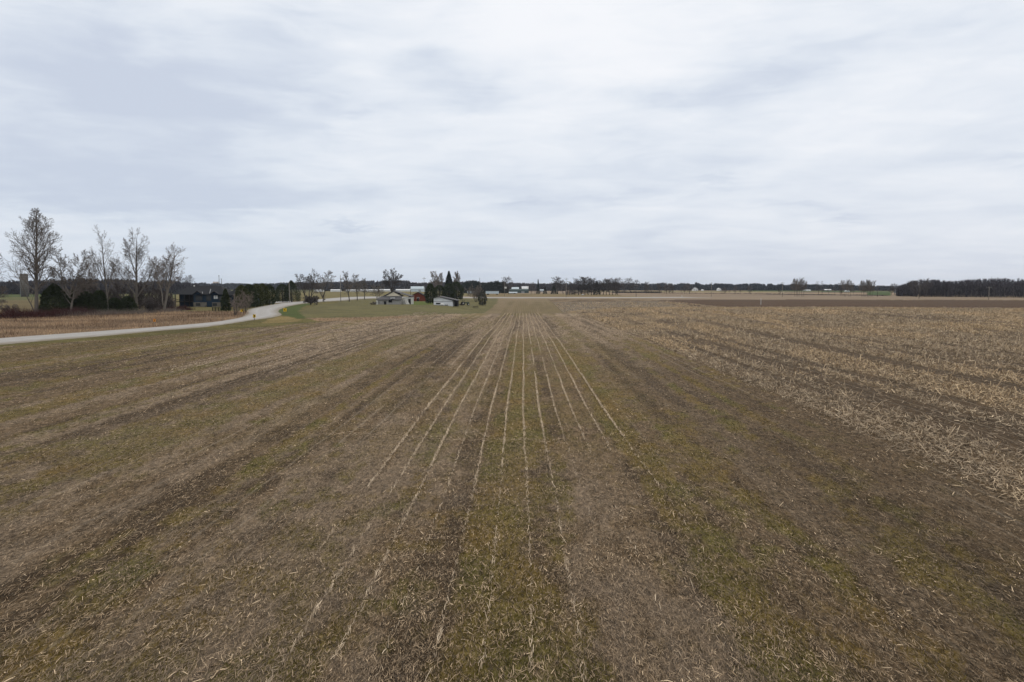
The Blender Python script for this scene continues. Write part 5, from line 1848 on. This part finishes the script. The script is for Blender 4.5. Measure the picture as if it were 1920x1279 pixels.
# ================================================================== woods that read as one mass
def woods(name, label, spans, base_depth, dep, n, per, size, m, seed, trunk=True, tri=1.0, conf=.0):
    """spans: [(px, base_px, top_px)] along the front; the wood runs back by dep metres"""
    r_ = np.random.RandomState(seed)
    sp = np.array(spans, float)
    F_, H_ = [], []
    for px, b_, tp in spans:
        p = at_dist(px, base_depth) if base_depth else ground(px, b_)
        F_.append((p.x, p.y))
        H_.append(CAM_H - p.z + (538 - tp) * metres(p, 1))
    F_, H_ = np.array(F_), np.array(H_)
    d = np.concatenate([[0], np.cumsum(np.hypot(*np.diff(F_, axis=0).T))])
    u_ = r_.rand(n) * d[-1]
    fx, fy = np.interp(u_, d, F_[:, 0]), np.interp(u_, d, F_[:, 1])
    hh = np.interp(u_, d, H_)
    back = r_.rand(n) ** 1.3 * dep
    L_ = np.hypot(fx, fy)
    x, y = fx * (1 + back / L_), fy * (1 + back / L_)
    th = hh * r_.uniform(.60, 1.04, n) * (1 + back / L_ * .5) * (.82 + .24 * vnoise(u_ / (hh.mean() * .9), u_ * 0, seed))
    cw = th * r_.uniform(.34, .5, n)
    Vx = []
    # crown sprays
    i = np.repeat(np.arange(n), per)
    N_ = len(i)
    tt = .12 + .88 * r_.rand(N_) ** .75
    az = r_.rand(N_) * 6.283
    rad2 = cw[i] / 2 * np.sqrt(np.clip(np.sin(np.pi * np.clip(tt * .9 + .12, 0, 1)), .02, 1)) * r_.rand(N_) ** .5
    isc = (r_.rand(n) < conf)[i]
    rad2 = np.where(isc, cw[i] * .35 * (1.02 - tt) * r_.rand(N_) ** .3, rad2)
    P = np.stack([x[i] + np.cos(az) * rad2, y[i] + np.sin(az) * rad2, height(x[i], y[i]) + tt * th[i]], 1)
    dv = unit(np.stack([np.cos(az) * .6, np.sin(az) * .6, np.full(N_, .9)], 1) + r_.normal(0, .4, (N_, 3)))
    s = unit(np.cross(dv, r_.normal(0, 1, (N_, 3))))
    L2 = size * r_.uniform(.6, 1.8, N_)[:, None]
    W2 = size * .16 * tri * r_.uniform(.6, 1.6, N_)[:, None]
    Vx.append(np.stack([P - dv * L2 * .5 - s * W2, P - dv * L2 * .5 + s * W2, P + dv * L2 * .5], 1).reshape(-1, 3))
    if trunk:
        tw = th * .016
        yaw = r_.rand(n) * .5
        b0 = np.stack([x, y, height(x, y) - .5], 1)
        s = np.stack([np.cos(yaw), np.sin(yaw), 0 * x], 1) * tw[:, None]
        s2 = np.stack([-np.sin(yaw), np.cos(yaw), 0 * x], 1) * tw[:, None]
        tp_ = b0 + np.stack([r_.normal(0, .05, n) * th, r_.normal(0, .05, n) * th, th * .92], 1)
        Vx.append(np.stack([b0 - s, b0 + s, tp_], 1).reshape(-1, 3))
        Vx.append(np.stack([b0 - s2, b0 + s2, tp_], 1).reshape(-1, 3))
    o = big_mesh(name, np.vstack(Vx), 3, m)
    if trunk:
        o.data.materials.append(M['bark_pale'])
        mi = np.zeros(len(o.data.polygons), np.int32)
        mi[-2 * n:][r_.rand(2 * n) < .6] = 1
        o.data.polygons.foreach_set('material_index', mi)
    return tag(o, kind='stuff', label=label, cat='woods')


woods('woodland', 'dark bare woods filling the right end of the horizon',
      [(1681, 555.6, 543), (1688, 555.8, 536), (1697, 556, 530.5), (1706, 556, 527), (1720, 556.3, 524), (1745, 556.5, 523.5), (1768, 556.6, 523.5), (1784, 557, 528), (1800, 557, 526.5), (1825, 557.3, 524), (1860, 557.6, 522), (1900, 558, 522.5), (1960, 558.4, 522), (2080, 559, 522)],
      0, 110, 1300, 60, 1.5, M['twig_wood'], 501, True, .55)
woods('distant_woods', 'dark wood on the skyline behind the silo and left trees', [(-200, 542, 527), (0, 542, 528), (60, 542, 526.5), (150, 542, 523.5), (230, 542, 524), (330, 542, 526), (372, 542, 531)], 760, 90, 900, 90, 2.4, M['twig_wood'], 502, True, 1.4, .1)
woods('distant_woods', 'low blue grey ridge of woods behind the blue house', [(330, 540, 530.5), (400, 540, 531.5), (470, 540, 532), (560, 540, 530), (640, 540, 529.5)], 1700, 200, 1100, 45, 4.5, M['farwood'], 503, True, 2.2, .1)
woods('distant_woods', 'brown skyline wood behind the greenhouses and farm', [(600, 541.5, 530), (660, 541.5, 528), (700, 541.5, 527.5), (760, 541.5, 527.5), (830, 541.5, 527.5), (900, 541.5, 527.5), (960, 541.5, 529), (1000, 541.5, 531.5), (1060, 541, 532)], 1150, 150, 1500, 70, 3.2, M['twig_wood'], 504, True, 1.6, .05)
woods('dark_grove', 'dark grove with conifer tops behind the long trailer', [(866, 549, 533), (876, 549, 528), (895, 550, 527.5), (915, 550, 527), (935, 550, 527.5), (944, 550, 530), (952, 550, 534)], 720, 60, 210, 130, 2.0, M['spruce'], 505, True, 1.2, .35)
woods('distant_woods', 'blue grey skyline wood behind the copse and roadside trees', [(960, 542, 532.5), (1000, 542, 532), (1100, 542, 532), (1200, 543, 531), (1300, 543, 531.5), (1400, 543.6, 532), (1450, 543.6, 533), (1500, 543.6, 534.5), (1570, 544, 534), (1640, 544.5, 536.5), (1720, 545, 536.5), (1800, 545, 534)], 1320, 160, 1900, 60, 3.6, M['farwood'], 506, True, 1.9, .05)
woods('distant_woods', 'faint line of woods at the left edge behind the green field', [(-260, 541, 528), (-100, 541, 529), (0, 541, 529)], 980, 90, 260, 60, 3.0, M['twig_wood'], 507, True, 1.6, .1)
woods('undergrowth', 'tangled dark thicket filling the gaps under the bare trees', [(120, 586, 545), (170, 586, 535), (225, 585, 530), (262, 584, 532), (300, 583, 536), (322, 582, 545)], 0, 9, 60, 130, .9, M['twig_dark'], 508, False, .45)

# ================================================================== haze
hb = MB().box(-5600, 5600, -5600, 5600, -6, 60).build('haze', M['white'])
hb.data.materials.clear()
hm = bpy.data.materials.new('haze_air')
hm.use_nodes = True
hn = hm.node_tree
hn.nodes.clear()
pv = hn.nodes.new('ShaderNodeVolumePrincipled')
pv.inputs['Color'].default_value = (.80, .88, 1.0, 1)
pv.inputs['Density'].default_value = 0.00007
pv.inputs['Anisotropy'].default_value = 0.2
ho = hn.nodes.new('ShaderNodeOutputMaterial')
hn.links.new(pv.outputs[0], ho.inputs['Volume'])
hb.data.materials.append(hm)
hb['kind'] = 'stuff'
hb['label'] = 'thin pale haze over the fields'
hb['category'] = 'haze'
